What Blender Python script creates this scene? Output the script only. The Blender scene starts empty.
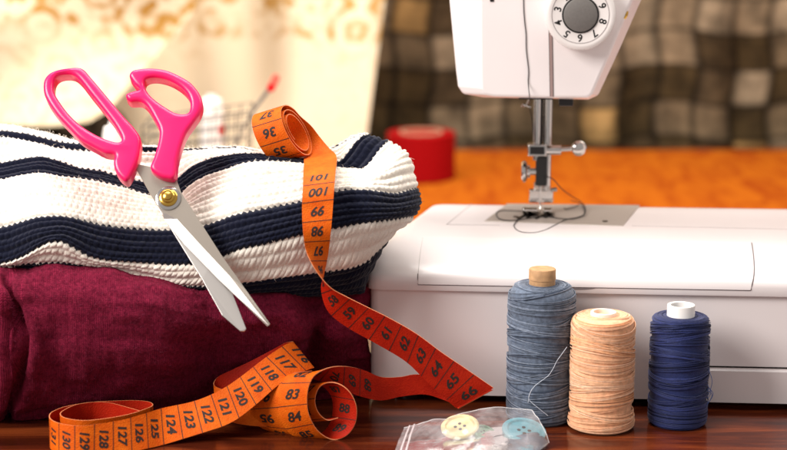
import bpy, bmesh, math, random
import numpy as np
from mathutils import Vector, Matrix
random.seed(7); np.random.seed(7)
R = math.radians
S = 0.01                                   # everything below is written in centimetres
scn = bpy.context.scene
COL = scn.collection
# ------------------------------------------------------------------ camera
PITCH = R(12.0); FPX = 1800.0; HC = 29.0
cam_d = bpy.data.cameras.new('camera'); cam = bpy.data.objects.new('camera', cam_d); COL.objects.link(cam)
cam.location = (0, 0, HC*S); cam.rotation_euler = (math.pi/2 - PITCH, 0, 0)
cam_d.sensor_width = 36; cam_d.lens = FPX*36/787.0
cam_d.clip_start = .02; cam_d.clip_end = 50
cam_d.dof.use_dof = True; cam_d.dof.focus_distance = .915; cam_d.dof.aperture_fstop = 6.3
cam_d.dof.aperture_blades = 7
scn.camera = cam
CP, SP = math.cos(PITCH), math.sin(PITCH)
def ray(u, v):
    cx = (u-393.5)/FPX; cy = -(v-225.0)/FPX
    return Vector((cx, CP+cy*SP, -SP+cy*CP))
C0 = Vector((0, 0, HC))
def PY(u, v, y):                            # point seen at (u,v) standing at depth y
    d = ray(u, v); return C0 + d*(y/d.y)
def PZ(u, v, z):                            # point seen at (u,v) lying at height z
    d = ray(u, v); return C0 + d*((z-HC)/d.z)
# ------------------------------------------------------------------ materials
def lin(c):
    if isinstance(c, str):
        c = [int(c[i:i+2], 16)/255 for i in (0, 2, 4)]
    return tuple(((x/12.92) if x <= .04045 else ((x+.055)/1.055)**2.4) for x in c)
def N(nt, typ, **kw):
    n = nt.nodes.new(typ)
    for k, val in kw.items():
        if k.startswith('i_'):
            n.inputs[k[2:].replace('_', ' ')].default_value = val
        else: setattr(n, k, val)
    return n
def mat(name, col, rough=.5, metal=0., spec=.5, noise=0., nscale=400., bump=0., bscale=900., coat=0., sheen=0., sss=0., trans=0., alpha=1., emis=0.):
    m = bpy.data.materials.new(name); m.use_nodes = True
    nt = m.node_tree; b = nt.nodes['Principled BSDF']
    c = lin(col)+(1,)
    b.inputs['Base Color'].default_value = c
    b.inputs['Roughness'].default_value = rough; b.inputs['Metallic'].default_value = metal
    b.inputs['Specular IOR Level'].default_value = spec
    b.inputs['Coat Weight'].default_value = coat; b.inputs['Sheen Weight'].default_value = sheen
    b.inputs['Coat Roughness'].default_value = .08
    b.inputs['Transmission Weight'].default_value = trans; b.inputs['Alpha'].default_value = alpha
    if sss: b.inputs['Subsurface Weight'].default_value = sss; b.inputs['Subsurface Scale'].default_value = .004; b.inputs['Subsurface Radius'].default_value = (1, .5, .35)
    tc = N(nt, 'ShaderNodeTexCoord')
    if noise:
        nz = N(nt, 'ShaderNodeTexNoise', i_Scale=nscale, i_Detail=4.)
        nt.links.new(tc.outputs['Object'], nz.inputs['Vector'])
        mr = N(nt, 'ShaderNodeMapRange', i_To_Min=1-noise, i_To_Max=1+noise)
        mr.inputs['From Min'].default_value = .3; mr.inputs['From Max'].default_value = .7
        nt.links.new(nz.outputs['Fac'], mr.inputs['Value'])
        hv = N(nt, 'ShaderNodeHueSaturation'); hv.inputs['Color'].default_value = c
        nt.links.new(mr.outputs[0], hv.inputs['Value'])
        nt.links.new(hv.outputs[0], b.inputs['Base Color'])
    if bump:
        nz2 = N(nt, 'ShaderNodeTexNoise', i_Scale=bscale, i_Detail=5.)
        nt.links.new(tc.outputs['Object'], nz2.inputs['Vector'])
        bp = N(nt, 'ShaderNodeBump', i_Strength=bump); bp.inputs['Distance'].default_value = .0006
        nt.links.new(nz2.outputs['Fac'], bp.inputs['Height'])
        nt.links.new(bp.outputs[0], b.inputs['Normal'])
    return m
# ------------------------------------------------------------------ object helpers
def link(o, parent=None, loc=None):
    COL.objects.link(o)
    if parent is not None: o.parent = parent
    return o
def empty(name, loc, label, cat, group=None):
    o = bpy.data.objects.new(name, None); COL.objects.link(o)
    o.empty_display_size = .01
    o.location = Vector(loc)*S; o['label'] = label; o['category'] = cat
    o['_b'] = [float(x) for x in loc]
    if group: o['group'] = group
    return o
def tag(o, label, cat, group=None):
    o['label'] = label; o['category'] = cat
    if group: o['group'] = group
    return o
BASE = {}
class MB:
    def __init__(s): s.v = []; s.f = []; s.m = []
    def add(s, vs, fs, mi=0):
        o = len(s.v); s.v += [tuple(p) for p in vs]; s.f += [tuple(i+o for i in f) for f in fs]; s.m += [mi]*len(fs)
    def box(s, c, d, M=None, mi=0):
        c = Vector(c); vs = []
        for x in (-1, 1):
            for y in (-1, 1):
                for z in (-1, 1):
                    p = Vector((x*d[0]/2, y*d[1]/2, z*d[2]/2))
                    if M: p = M @ p
                    vs.append(c+p)
        s.add(vs, [(0,1,3,2),(4,6,7,5),(0,4,5,1),(2,3,7,6),(0,2,6,4),(1,5,7,3)], mi)
    def tube(s, pts, r, n=8, closed=False, mi=0, cap=True):
        pts = [Vector(p) for p in pts]; m = len(pts)
        rr = r if hasattr(r, '__len__') else [r]*m
        T = []
        for i in range(m):
            a = pts[(i-1) % m] if (closed or i > 0) else pts[i]; b = pts[(i+1) % m] if (closed or i < m-1) else pts[i]
            t = (b-a); T.append(t.normalized() if t.length > 1e-9 else Vector((0,0,1)))
        u = T[0].orthogonal().normalized(); vs = []
        for i in range(m):
            u = (u - T[i]*u.dot(T[i]));  u = u.normalized() if u.length > 1e-9 else T[i].orthogonal().normalized()
            w = T[i].cross(u)
            for k in range(n):
                a = 2*math.pi*k/n; vs.append(pts[i]+(u*math.cos(a)+w*math.sin(a))*rr[i])
        fs = []
        for i in range(m if closed else m-1):
            j = (i+1) % m
            for k in range(n): fs.append((i*n+k, i*n+(k+1) % n, j*n+(k+1) % n, j*n+k))
        if not closed and cap: fs += [tuple(range(n))[::-1], tuple((m-1)*n+k for k in range(n))]
        s.add(vs, fs, mi)
    def lathe(s, prof, o, axis=(0,0,1), n=48, mi=0, rmod=None):
        ax = Vector(axis).normalized(); u = Vector((1,0,0)); u = (u-ax*u.dot(ax))
        u = u.normalized() if u.length > 1e-6 else Vector((0,1,0)); w = ax.cross(u); o = Vector(o)
        vs = []
        for (r, z) in prof:
            for k in range(n):
                a = 2*math.pi*k/n; q = r if rmod is None else rmod(r, z, k)
                vs.append(o+ax*z+(u*math.cos(a)+w*math.sin(a))*q)
        fs = []; m = len(prof)
        for i in range(m-1):
            for k in range(n): fs.append((i*n+k, i*n+(k+1) % n, (i+1)*n+(k+1) % n, (i+1)*n+k))
        fs += [tuple(range(n))[::-1], tuple((m-1)*n+k for k in range(n))]
        s.add(vs, fs, mi)
    def build(s, name, mats, parent=None, smooth=35, bevel=0., seg=2):
        off = Vector(parent['_b']) if parent is not None and '_b' in parent else Vector(BASE.get(parent.name, (0,0,0))) if parent is not None else None
        if off is None:
            a = np.array(s.v); off = Vector(((a[:,0].min()+a[:,0].max())/2, (a[:,1].min()+a[:,1].max())/2, a[:,2].min()))
            top = True
        else: top = False
        me = bpy.data.meshes.new(name)
        me.from_pydata([((p[0]-off[0])*S, (p[1]-off[1])*S, (p[2]-off[2])*S) for p in s.v], [], s.f)
        if not isinstance(mats, (list, tuple)): mats = [mats]
        for m in mats: me.materials.append(m)
        me.polygons.foreach_set('material_index', s.m)
        bm = bmesh.new(); bm.from_mesh(me); bmesh.ops.recalc_face_normals(bm, faces=bm.faces); bm.to_mesh(me); bm.free()
        if smooth:
            me.polygons.foreach_set('use_smooth', [True]*len(me.polygons)); me.set_sharp_from_angle(angle=R(smooth))
        o = bpy.data.objects.new(name, me); link(o, parent)
        if top: o.location = off*S
        BASE[o.name] = off
        if bevel:
            bv = o.modifiers.new('bevel', 'BEVEL'); bv.width = bevel*S; bv.segments = seg; bv.limit_method = 'ANGLE'; bv.angle_limit = R(40)
            bv.harden_normals = False
        return o
def big_grid(name, P, mats, attrs=None, parent=None, uv=None):
    """dense grid mesh from an (n,m,3) array in cm"""
    n, m = P.shape[:2]
    off = np.array([(P[...,0].min()+P[...,0].max())/2, (P[...,1].min()+P[...,1].max())/2, P[...,2].min()])
    me = bpy.data.meshes.new(name); co = ((P-off)*S).reshape(-1, 3).astype(np.float32)
    i = np.arange(n*m).reshape(n, m)
    q = np.stack([i[:-1,:-1], i[1:,:-1], i[1:,1:], i[:-1,1:]], -1).reshape(-1, 4)
    me.vertices.add(len(co)); me.vertices.foreach_set('co', co.ravel())
    me.loops.add(q.size); me.loops.foreach_set('vertex_index', q.ravel().astype(np.int32))
    me.polygons.add(len(q)); me.polygons.foreach_set('loop_start', (np.arange(len(q))*4).astype(np.int32))
    me.polygons.foreach_set('use_smooth', np.ones(len(q), bool))
    for k, a in (attrs or {}).items():
        at = me.attributes.new(k, 'FLOAT', 'POINT'); at.data.foreach_set('value', a.ravel().astype(np.float32))
    me.materials.append(mats); me.update(); me.validate()
    o = bpy.data.objects.new(name, me); link(o, parent); o.location = off*S
    BASE[o.name] = Vector(off)
    return o
def catmull(P, n):
    """resample a control polyline (k,d) smoothly; returns array, per-control dense index"""
    P = np.asarray(P, float); k = len(P)
    E = np.vstack([2*P[0]-P[1], P, 2*P[-1]-P[-2]]); out = []
    for i in range(k-1):
        p0, p1, p2, p3 = E[i], E[i+1], E[i+2], E[i+3]
        for j in range(n):
            t = j/n
            out.append(.5*((2*p1)+(p2-p0)*t+(2*p0-5*p1+4*p2-p3)*t*t+(-p0+3*p1-3*p2+p3)*t**3))
    out.append(P[-1]); return np.array(out)
def text_mesh(txt, size, shear=0., bold=0.):
    cu = bpy.data.curves.new('t', 'FONT'); cu.body = txt; cu.size = size; cu.align_x = 'CENTER'; cu.align_y = 'CENTER'
    cu.shear = shear; cu.offset = bold; cu.resolution_u = 3; cu.fill_mode = 'FRONT'
    o = bpy.data.objects.new('t', cu); COL.objects.link(o)
    dg = bpy.context.evaluated_depsgraph_get(); dg.update(); ev = o.evaluated_get(dg); me = ev.to_mesh()
    bm = bmesh.new(); bm.from_mesh(me); bmesh.ops.triangulate(bm, faces=bm.faces)
    for _ in range(3):
        el = [e for e in bm.edges if e.calc_length() > size*.2]
        if not el: break
        bmesh.ops.subdivide_edges(bm, edges=el, cuts=1); bmesh.ops.triangulate(bm, faces=[f for f in bm.faces if len(f.verts) > 3])
    bm.verts.index_update()
    vs = [(v.co.x, v.co.y) for v in bm.verts]; fs = [tuple(v.index for v in f.verts) for f in bm.faces]; bm.free()
    ev.to_mesh_clear(); bpy.data.objects.remove(o); bpy.data.curves.remove(cu)
    if vs:
        ax = [v[0] for v in vs]; ay = [v[1] for v in vs]; cx = (min(ax)+max(ax))/2; cy = (min(ay)+max(ay))/2
        vs = [(a-cx, b-cy) for a, b in vs]
    return vs, fs
def curve_solid(outlines, depth, bev, to3d, name, m, parent):
    """flat 2-D outlines (first is outer, rest holes) -> rounded slab; to3d maps (x,y,h) to world cm"""
    cu = bpy.data.curves.new('c', 'CURVE'); cu.dimensions = '2D'; cu.fill_mode = 'BOTH'
    cu.extrude = depth/2-bev; cu.bevel_depth = bev; cu.bevel_resolution = 4; cu.offset = -bev
    for ol in outlines:
        sp = cu.splines.new('POLY'); sp.points.add(len(ol)-1); sp.use_cyclic_u = True
        for i, p in enumerate(ol): sp.points[i].co = (p[0], p[1], 0, 1)
    o = bpy.data.objects.new('c', cu); COL.objects.link(o)
    dg = bpy.context.evaluated_depsgraph_get(); dg.update(); ev = o.evaluated_get(dg); me = ev.to_mesh()
    mb = MB(); mb.add([to3d(v.co.x, v.co.y, v.co.z) for v in me.vertices], [tuple(p.vertices) for p in me.polygons])
    ev.to_mesh_clear(); bpy.data.objects.remove(o); bpy.data.curves.remove(cu)
    # weld
    ob = mb.build(name, m, parent, smooth=50)
    bm = bmesh.new(); bm.from_mesh(ob.data); bmesh.ops.remove_doubles(bm, verts=bm.verts, dist=1e-6)
    bmesh.ops.recalc_face_normals(bm, faces=bm.faces); bm.to_mesh(ob.data); bm.free()
    ob.data.set_sharp_from_angle(angle=R(50))
    return ob
def closed_smooth(pts, n=6):
    P = np.array(pts, float); k = len(P); out = []
    for i in range(k):
        p0, p1, p2, p3 = P[(i-1) % k], P[i], P[(i+1) % k], P[(i+2) % k]
        for j in range(n):
            t = j/n; out.append(.5*((2*p1)+(p2-p0)*t+(2*p0-5*p1+4*p2-p3)*t*t+(-p0+3*p1-3*p2+p3)*t**3))
    return np.array(out)

# ================================================================== SETTING
def wood_material():
    m = mat('polished_wood', '6b2c12', rough=.13, spec=.5); nt = m.node_tree; b = nt.nodes['Principled BSDF']
    tc = N(nt, 'ShaderNodeTexCoord'); mp = N(nt, 'ShaderNodeMapping'); mp.inputs['Scale'].default_value = (3.2, 34, 3)
    nt.links.new(tc.outputs['Object'], mp.inputs['Vector'])
    nz = N(nt, 'ShaderNodeTexNoise', i_Scale=2.2, i_Detail=7., i_Roughness=.62, i_Distortion=.6); nt.links.new(mp.outputs[0], nz.inputs['Vector'])
    cr = N(nt, 'ShaderNodeValToRGB'); e = cr.color_ramp.elements
    e[0].position = .32; e[0].color = lin('220a06')+(1,); e[1].position = .72; e[1].color = lin('8a401c')+(1,)
    x = e.new(.5); x.color = lin('4c1c0c')+(1,)
    nt.links.new(nz.outputs['Fac'], cr.inputs[0]); nt.links.new(cr.outputs[0], b.inputs['Base Color'])
    mp2 = N(nt, 'ShaderNodeMapping'); mp2.inputs['Scale'].default_value = (10, 90, 10); nt.links.new(tc.outputs['Object'], mp2.inputs['Vector'])
    n2 = N(nt, 'ShaderNodeTexNoise', i_Scale=6., i_Detail=4.); nt.links.new(mp2.outputs[0], n2.inputs['Vector'])
    mr = N(nt, 'ShaderNodeMapRange', i_To_Min=.1, i_To_Max=.24); nt.links.new(n2.outputs['Fac'], mr.inputs['Value']); nt.links.new(mr.outputs[0], b.inputs['Roughness'])
    bp = N(nt, 'ShaderNodeBump', i_Strength=.08); bp.inputs['Distance'].default_value = .0006
    nt.links.new(n2.outputs['Fac'], bp.inputs['Height']); nt.links.new(bp.outputs[0], b.inputs['Normal'])
    return m
mb = MB(); mb.box((5, 114, -1.5), (150, 118, 3))
tb = mb.build('table', wood_material(), None, bevel=.3); tb['kind'] = 'structure'

def cloth_sheet(name, f, nu, nv, m):
    P = np.array([[f(i/(nu-1), j/(nv-1)) for j in range(nv)] for i in range(nu)], float)
    return big_grid(name, P, m, {'cu': np.repeat(np.linspace(0,1,nu)[:,None], nv, 1), 'cv': np.repeat(np.linspace(0,1,nv)[None], nu, 0)})
# orange cloth over the back of the table
def orange_mat():
    m = mat('orange_cloth', 'd06004', rough=.95, spec=.05); nt = m.node_tree; b = nt.nodes['Principled BSDF']
    tc = N(nt, 'ShaderNodeTexCoord'); mp = N(nt, 'ShaderNodeMapping'); mp.inputs['Rotation'].default_value = (0, 0, R(35)); mp.inputs['Scale'].default_value = (30, 9, 10)
    nt.links.new(tc.outputs['Object'], mp.inputs['Vector'])
    nz = N(nt, 'ShaderNodeTexNoise', i_Scale=1.6, i_Detail=3., i_Distortion=1.); nt.links.new(mp.outputs[0], nz.inputs['Vector'])
    cr = N(nt, 'ShaderNodeValToRGB'); e = cr.color_ramp.elements
    e[0].position = .34; e[0].color = lin('8a3806')+(1,); e[1].position = .56; e[1].color = lin('a0500c')+(1,)
    nt.links.new(nz.outputs['Fac'], cr.inputs[0]); nt.links.new(cr.outputs[0], b.inputs['Base Color'])
    return m
def f_or(a, b):
    x = -14+74*a; y = 107.5+63*b
    z = .06+.05*math.sin(x*.5+y*.11)*math.sin(y*.3)+.06
    if b > .97: z -= 0
    return (x, y, z)
tag(cloth_sheet('orange_cloth', f_or, 60, 60, orange_mat()), 'orange cloth with faint red pattern spread over the table behind the machine', 'cloth')
# patchwork curtain
def patch_mat():
    m = mat('patchwork_cloth', '6b5a4a', rough=.9, spec=.1); nt = m.node_tree; b = nt.nodes['Principled BSDF']
    a1 = N(nt, 'ShaderNodeAttribute', attribute_name='px'); a2 = N(nt, 'ShaderNodeAttribute', attribute_name='py')
    cb = N(nt, 'ShaderNodeCombineXYZ'); nt.links.new(a1.outputs['Fac'], cb.inputs[0]); nt.links.new(a2.outputs['Fac'], cb.inputs[1])
    fl = N(nt, 'ShaderNodeVectorMath', operation='FLOOR'); nt.links.new(cb.outputs[0], fl.inputs[0])
    wn = N(nt, 'ShaderNodeTexWhiteNoise', noise_dimensions='2D'); nt.links.new(fl.outputs[0], wn.inputs['Vector'])
    cr = N(nt, 'ShaderNodeValToRGB'); e = cr.color_ramp.elements; cr.color_ramp.interpolation = 'CONSTANT'
    cols = [(0,'43341f'),(.2,'65543f'),(.38,'7d6a53'),(.55,'4f3f2c'),(.68,'8f7c64'),(.80,'6d5a44'),(.90,'9c7a4c'),(.95,'453623')]
    e[0].color = lin(cols[0][1])+(1,); e[1].position = cols[1][0]; e[1].color = lin(cols[1][1])+(1,)
    for p, c in cols[2:]: x = e.new(p); x.color = lin(c)+(1,)
    nt.links.new(wn.outputs['Value'], cr.inputs[0])
    fr = N(nt, 'ShaderNodeVectorMath', operation='FRACTION'); nt.links.new(cb.outputs[0], fr.inputs[0])
    sx = N(nt, 'ShaderNodeSeparateXYZ'); nt.links.new(fr.outputs[0], sx.inputs[0])
    prev = None
    for ax in (0, 1):                       # dark seams between patches
        ab = N(nt, 'ShaderNodeMath', operation='SUBTRACT'); nt.links.new(sx.outputs[ax], ab.inputs[0]); ab.inputs[1].default_value = .5
        aa = N(nt, 'ShaderNodeMath', operation='ABSOLUTE'); nt.links.new(ab.outputs[0], aa.inputs[0])
        mr = N(nt, 'ShaderNodeMapRange', interpolation_type='SMOOTHSTEP'); mr.inputs['From Min'].default_value = .34 if ax == 0 else .40; mr.inputs['From Max'].default_value = .5
        mr.inputs['To Min'].default_value = 1; mr.inputs['To Max'].default_value = .25
        nt.links.new(aa.outputs[0], mr.inputs['Value'])
        if prev is None: prev = mr
        else:
            mm = N(nt, 'ShaderNodeMath', operation='MULTIPLY'); nt.links.new(prev.outputs[0], mm.inputs[0]); nt.links.new(mr.outputs[0], mm.inputs[1]); prev = mm
    nz = N(nt, 'ShaderNodeTexNoise', i_Scale=1.7, i_Detail=4.); nt.links.new(cb.outputs[0], nz.inputs['Vector'])
    m2 = N(nt, 'ShaderNodeMapRange', i_To_Min=.36, i_To_Max=1.1); m2.inputs['From Min'].default_value = .3; m2.inputs['From Max'].default_value = .7; nt.links.new(nz.outputs['Fac'], m2.inputs['Value'])
    mm = N(nt, 'ShaderNodeMath', operation='MULTIPLY'); nt.links.new(prev.outputs[0], mm.inputs[0]); nt.links.new(m2.outputs[0], mm.inputs[1])
    hv = N(nt, 'ShaderNodeHueSaturation'); nt.links.new(cr.outputs[0], hv.inputs['Color']); nt.links.new(mm.outputs[0], hv.inputs['Value'])
    nt.links.new(hv.outputs[0], b.inputs['Base Color'])
    return m
nu, nv = 160, 60
A = np.linspace(0, 1, nu)[:,None]*np.ones((1,nv)); B_ = np.linspace(0, 1, nv)[None]*np.ones((nu,1))
X = -55+130*A; Z = -30+85*B_
Y = 178+.9*np.sin(X*.55)+.5*np.sin(X*1.3+1)
o = big_grid('patchwork_curtain', np.stack([X, Y, Z], -1), patch_mat(), {'px': X/3.75+.08*np.sin(Z*.7)+20, 'py': Z/3.55+.1*np.sin(X*.4)+20})
tag(o, 'brown and grey patchwork curtain hanging behind the orange cloth', 'curtain')
# cream lace cloth
def lace_mat(name, band, base='ecdfc0'):
    m = mat(name, 'efe6d4', rough=.9, spec=.1); nt = m.node_tree; b = nt.nodes['Principled BSDF']
    a1 = N(nt, 'ShaderNodeAttribute', attribute_name='px'); a2 = N(nt, 'ShaderNodeAttribute', attribute_name='py')
    cb = N(nt, 'ShaderNodeCombineXYZ'); nt.links.new(a1.outputs['Fac'], cb.inputs[0]); nt.links.new(a2.outputs['Fac'], cb.inputs[1])
    vo = N(nt, 'ShaderNodeTexVoronoi', i_Scale=.26, i_Randomness=.8); nt.links.new(cb.outputs[0], vo.inputs['Vector'])
    wv = N(nt, 'ShaderNodeMath', operation='MULTIPLY'); nt.links.new(vo.outputs['Distance'], wv.inputs[0]); wv.inputs[1].default_value = 21.
    sn = N(nt, 'ShaderNodeMath', operation='SINE'); nt.links.new(wv.outputs[0], sn.inputs[0])
    nz = N(nt, 'ShaderNodeTexNoise', i_Scale=.9, i_Detail=4.); nt.links.new(cb.outputs[0], nz.inputs['Vector'])
    ad = N(nt, 'ShaderNodeMath', operation='MULTIPLY_ADD'); nt.links.new(sn.outputs[0], ad.inputs[0]); ad.inputs[1].default_value = .11
    nt.links.new(nz.outputs['Fac'], ad.inputs[2])
    pr = N(nt, 'ShaderNodeMapRange', interpolation_type='SMOOTHSTEP'); pr.inputs['From Min'].default_value = .42; pr.inputs['From Max'].default_value = .66
    nt.links.new(ad.outputs[0], pr.inputs['Value'])
    # golden border higher up
    at = N(nt, 'ShaderNodeAttribute', attribute_name='gold')
    mu = N(nt, 'ShaderNodeMath', operation='MULTIPLY'); nt.links.new(pr.outputs[0], mu.inputs[0]); nt.links.new(at.outputs['Fac'], mu.inputs[1])
    mx = N(nt, 'ShaderNodeMix', data_type='RGBA'); mx.inputs[6].default_value = lin(base)+(1,); mx.inputs[7].default_value = lin(band)+(1,)
    nt.links.new(mu.outputs[0], mx.inputs[0]); nt.links.new(mx.outputs[2], b.inputs['Base Color'])
    return m
def lace(name, fx, nu, nv, m, gold):
    A = np.linspace(0, 1, nu)[:,None]*np.ones((1,nv)); B = np.linspace(0, 1, nv)[None]*np.ones((nu,1))
    P = fx(A, B); return big_grid(name, P, m, {'px': P[...,0], 'py': P[...,2], 'gold': gold(P[...,0], P[...,2])})
def f1(A, B):
    pr = np.array([PY(388, -10, 168).x, 0, 0]); zt = 30.; xs0 = -50+(PY(372,140,168).x+50)*A
    zb = .4+4.9*(1-1/(1+np.exp(-(xs0+24.5)*1.4)))
    zz = zb+(zt-zb)*B
    xr = PY(370, 140, 168).x + (zz-4.6)/(PY(388,-10,168).z-4.6)*1.5
    x = -50+(xr+50)*A
    y = 168+1.1*np.sin(x*.33+.4)+.5*np.sin(x*.9+zz*.08)+(1-A)*0
    return np.stack([x, y, zz+.35*np.sin(x*.5)*(1-B)], -1)
def g1(x, z):
    g = np.clip((z-10.2)/1.2, 0, 1)*.85+.12
    return np.clip(g*(.75+.35*np.sin(z*2.3))+.25*np.exp(-((z-9.6)/.35)**2)-.5*np.exp(-((x+13)/3.5)**2)*(z<13),0,1)
tag(lace('lace_cloth', f1, 150, 60, lace_mat('gold_lace', 'b8892f'), g1), 'cream cloth with golden lace pattern hanging behind the red-handled wire cart', 'cloth')
def f2(A, B):
    # swag in front: lower edge runs level at left, then climbs to the right
    x0 = PY(-120, 0, 156).x; x1 = PY(196, 0, 156).x
    x = x0+(x1-x0)*A; u = 393.5+x/156*FPX*.985
    vb = np.interp(u, [-200, 0, 60, 95, 112, 150, 185, 205], [121, 122, 121, 118, 108, 66, 26, 2])
    zb = HC-156*np.tan(PITCH+np.arctan((vb-225)/FPX)); zt = 31.
    z = zb+(zt-zb)*B
    y = 156+1.2*np.sin(x*.28+z*.15)+.6*np.sin(x*.2-z*.5)-1.2*(1-B)**6
    return np.stack([x, y, z], -1)
def g2(x, z): return np.clip((z-13.2+(x+30)*.16)/1.6, 0, .75)*np.clip((-8-x)/6,0,1)+.30
tag(lace('draped_lace', f2, 120, 60, lace_mat('cream_lace', 'b08038', 'e2d3b2'), g2), 'pale swag of cream cloth with ring pattern draped at upper left', 'cloth')

# ================================================================== SEWING MACHINE
TH = R(4.2); EX = Vector((math.cos(TH), -math.sin(TH), 0)); EY = Vector((math.sin(TH), math.cos(TH), 0)); MB0 = Vector((-1.42, 91.35, 0))
def ML(X, Y, Z): return MB0+EX*X+EY*Y+Vector((0,0,Z))
def mY(u, v, Yc):
    d = ray(u, v); t = (Yc-(C0-MB0).dot(EY))/d.dot(EY); p = C0+d*t; q = p-MB0
    return q.dot(EX), p.z
def mZ(u, v, zc):
    p = PZ(u, v, zc); q = p-MB0; return q.dot(EX), q.dot(EY)
white = mat('white_plastic', 'ebe3e1', rough=.26, spec=.5, noise=.02, nscale=20)
whitem = mat('ivory_plastic', 'e6e0dc', rough=.35)
chrome = mat('chrome', 'c9c6c2', rough=.14, metal=1.)
steel = mat('brushed_steel', 'b3aba3', rough=.32, metal=1., bump=.05, bscale=3000)
dark = mat('black_plastic', '12100f', rough=.35)
darkmetal = mat('dark_metal', '3a3634', rough=.2, metal=1.)
gap = mat('gap_shadow', '2a2524', rough=.9, spec=.1)
grey = mat('grey_cap', '6c6864', rough=.5, noise=.06, nscale=900)
blackthread = mat('black_thread', '191518', rough=.8)
gold = mat('brass', 'c9a24e', rough=.22, metal=1.)

SM = empty('sewing_machine', ML(12, 7, 0), 'white sewing machine standing behind the thread spools, front facing the camera', 'sewing machine')
# --- bed: lower body
def loft(mb, sections, mi=0):
    n = len(sections[0]); vs = [p for s in sections for p in s]; fs = []
    for i in range(len(sections)-1):
        for k in range(n): fs.append((i*n+k, i*n+(k+1) % n, (i+1)*n+(k+1) % n, (i+1)*n+k))
    fs += [tuple(range(n))[::-1], tuple((len(sections)-1)*n+k for k in range(n))]
    mb.add(vs, fs, mi)
ZL = 6.2
mb = MB(); secs = []
for (dx, kk) in ((.18, .5), (.24, .25), (.4, .1), (.65, 0)):
    secs.append([ML(dx, .12+kk, .45), ML(dx, .12+kk, ZL), ML(dx, 13.7-kk, ZL), ML(dx, 13.7-kk, .45)])
secs.append([ML(36, .12, .45), ML(36, .12, ZL), ML(36, 13.7, ZL), ML(36, 13.7, .45)])
loft(mb, secs); mb.build('bed_body', white, SM)
mb = MB()   # lower base moulding at right
xs = mY(672, 368, 0)[0]
zs = mY(740, 369, 0)[1]
secs = [[ML(x, -.02, .4), ML(x, -.06, zs-.12), ML(x, .3, zs), ML(x, .3, .4)] for x in (xs, xs+.1, 36)]
loft(mb, secs); mb.build('base_panel', white, SM)
mb = MB(); mb.box(ML((xs+36)/2, .115, zs+.06), ((36-xs), .03, .08), Matrix.Rotation(-TH, 3, 'Z')); mb.build('seam', gap, SM)
for X in (2.2, 15.0, 33):
    for Yf in (1.2, 12.6):
        mb = MB(); mb.lathe([(.75,0),(.8,.1),(.8,.46)], ML(X, Yf, 0), n=24); mb.build('rubber_foot', dark, SM)
# --- bed: upper shell
prof = [(-.10,6.16),(-.13,6.3),(-.13,6.62),(-.08,6.85),(.05,7.02),(.35,7.2),(.8,7.4),(1.5,7.62),(2.4,7.82),(3.3,7.95),(4.2,8.03),(4.9,8.06),(6,8.08),(9,8.08),(12,8.08),(13.2,8.08),(13.6,8.0),(13.85,7.8),(13.95,7.5),(13.95,6.16)]
cY, cZ = 7, 6.9
mb = MB(); secs = []
for d, k in ((0,.90),(.05,.94),(.15,.965),(.32,.985),(.6,.997),(.9,1.0)):
    s = []
    for (Yp, Zp) in prof:
        xl = .20*max(0, Yp)*max(0, min(1, (Zp-6.5)/1.2))
        kz = k if Zp > 6.4 else 1
        s.append(ML(xl+d, cY+(Yp-cY)*k, 6.16+(Zp-6.16)*kz))
    secs.append(s)
secs.append([ML(36, a, b) for a, b in prof])
loft(mb, secs); mb.build('bed_cover', white, SM, smooth=50)
# --- front flap proud of the slope
fp = [(Yp, Zp) for Yp, Zp in prof if -.12 < Yp < 4.3 and Zp > 6.8] 
xa = mY(418, 270, 0)[0]; xb = mY(751, 280, 0)[0]
def flap_pt(X, i, h):
    a = Vector(fp[max(0, i-1)]); b = Vector(fp[min(len(fp)-1, i+1)]); t = (b-a).normalized(); n = Vector((-t.y, t.x))
    q = Vector(fp[i])+n*h; return ML(X, q.x, q.y)
fp = [(-.12, 6.5)]+fp
mb = MB(); secs = []
for X, e in ((xa, .0), (xa+.03, .05), (xb-.03, .05), (xb, 0)):
    secs.append([flap_pt(X+(.06*i if X > 10 else 0), i, .012+e) for i in range(len(fp))]+[flap_pt(X+(.06*i if X > 10 else 0), i, -.05) for i in range(len(fp))[::-1]])
loft(mb, secs); FL = mb.build('front_flap', white, SM, smooth=40)
lineM = mat('panel_gap', '8d8484', rough=.9, spec=.1)
mb = MB()
mb.tube([flap_pt(xa+.0, 0, -.0)-Vector((0,0,.03)), flap_pt(xb, 0, 0.0)-Vector((0,0,.03))], .028, 6)
mb.tube([flap_pt(xb+.06*i+.02, i, .0) for i in range(len(fp))], .022, 6)
mb.tube([flap_pt(xa-.02, i, .0) for i in range(3)], .018, 6)
mb.build('flap_gap', lineM, SM)
# finger notch in the flap edge
nx = mY(577, 286, 0)[0]
mb = MB(); mb.add([ML(nx+1.05*math.cos(a), -.145, 6.52+(.0 if math.sin(a) > 0 else .17*math.sin(a))) for a in np.linspace(0, 2*math.pi, 41)[:-1]], [tuple(range(40))])
mb.build('finger_notch', lineM, SM, smooth=0)
# --- seams on the flat top
for (p, q) in (((472,203.5),(447,224)), ((500,225),(446,224.2)), ((632,225.5),(787,229))):
    mb = MB(); a = mZ(*p, 8.1); b = mZ(*q, 8.1); mb.tube([ML(a[0], a[1], 8.076), ML(b[0], b[1], 8.076)], .02, 6); mb.build('top_seam', lineM, SM)
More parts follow.
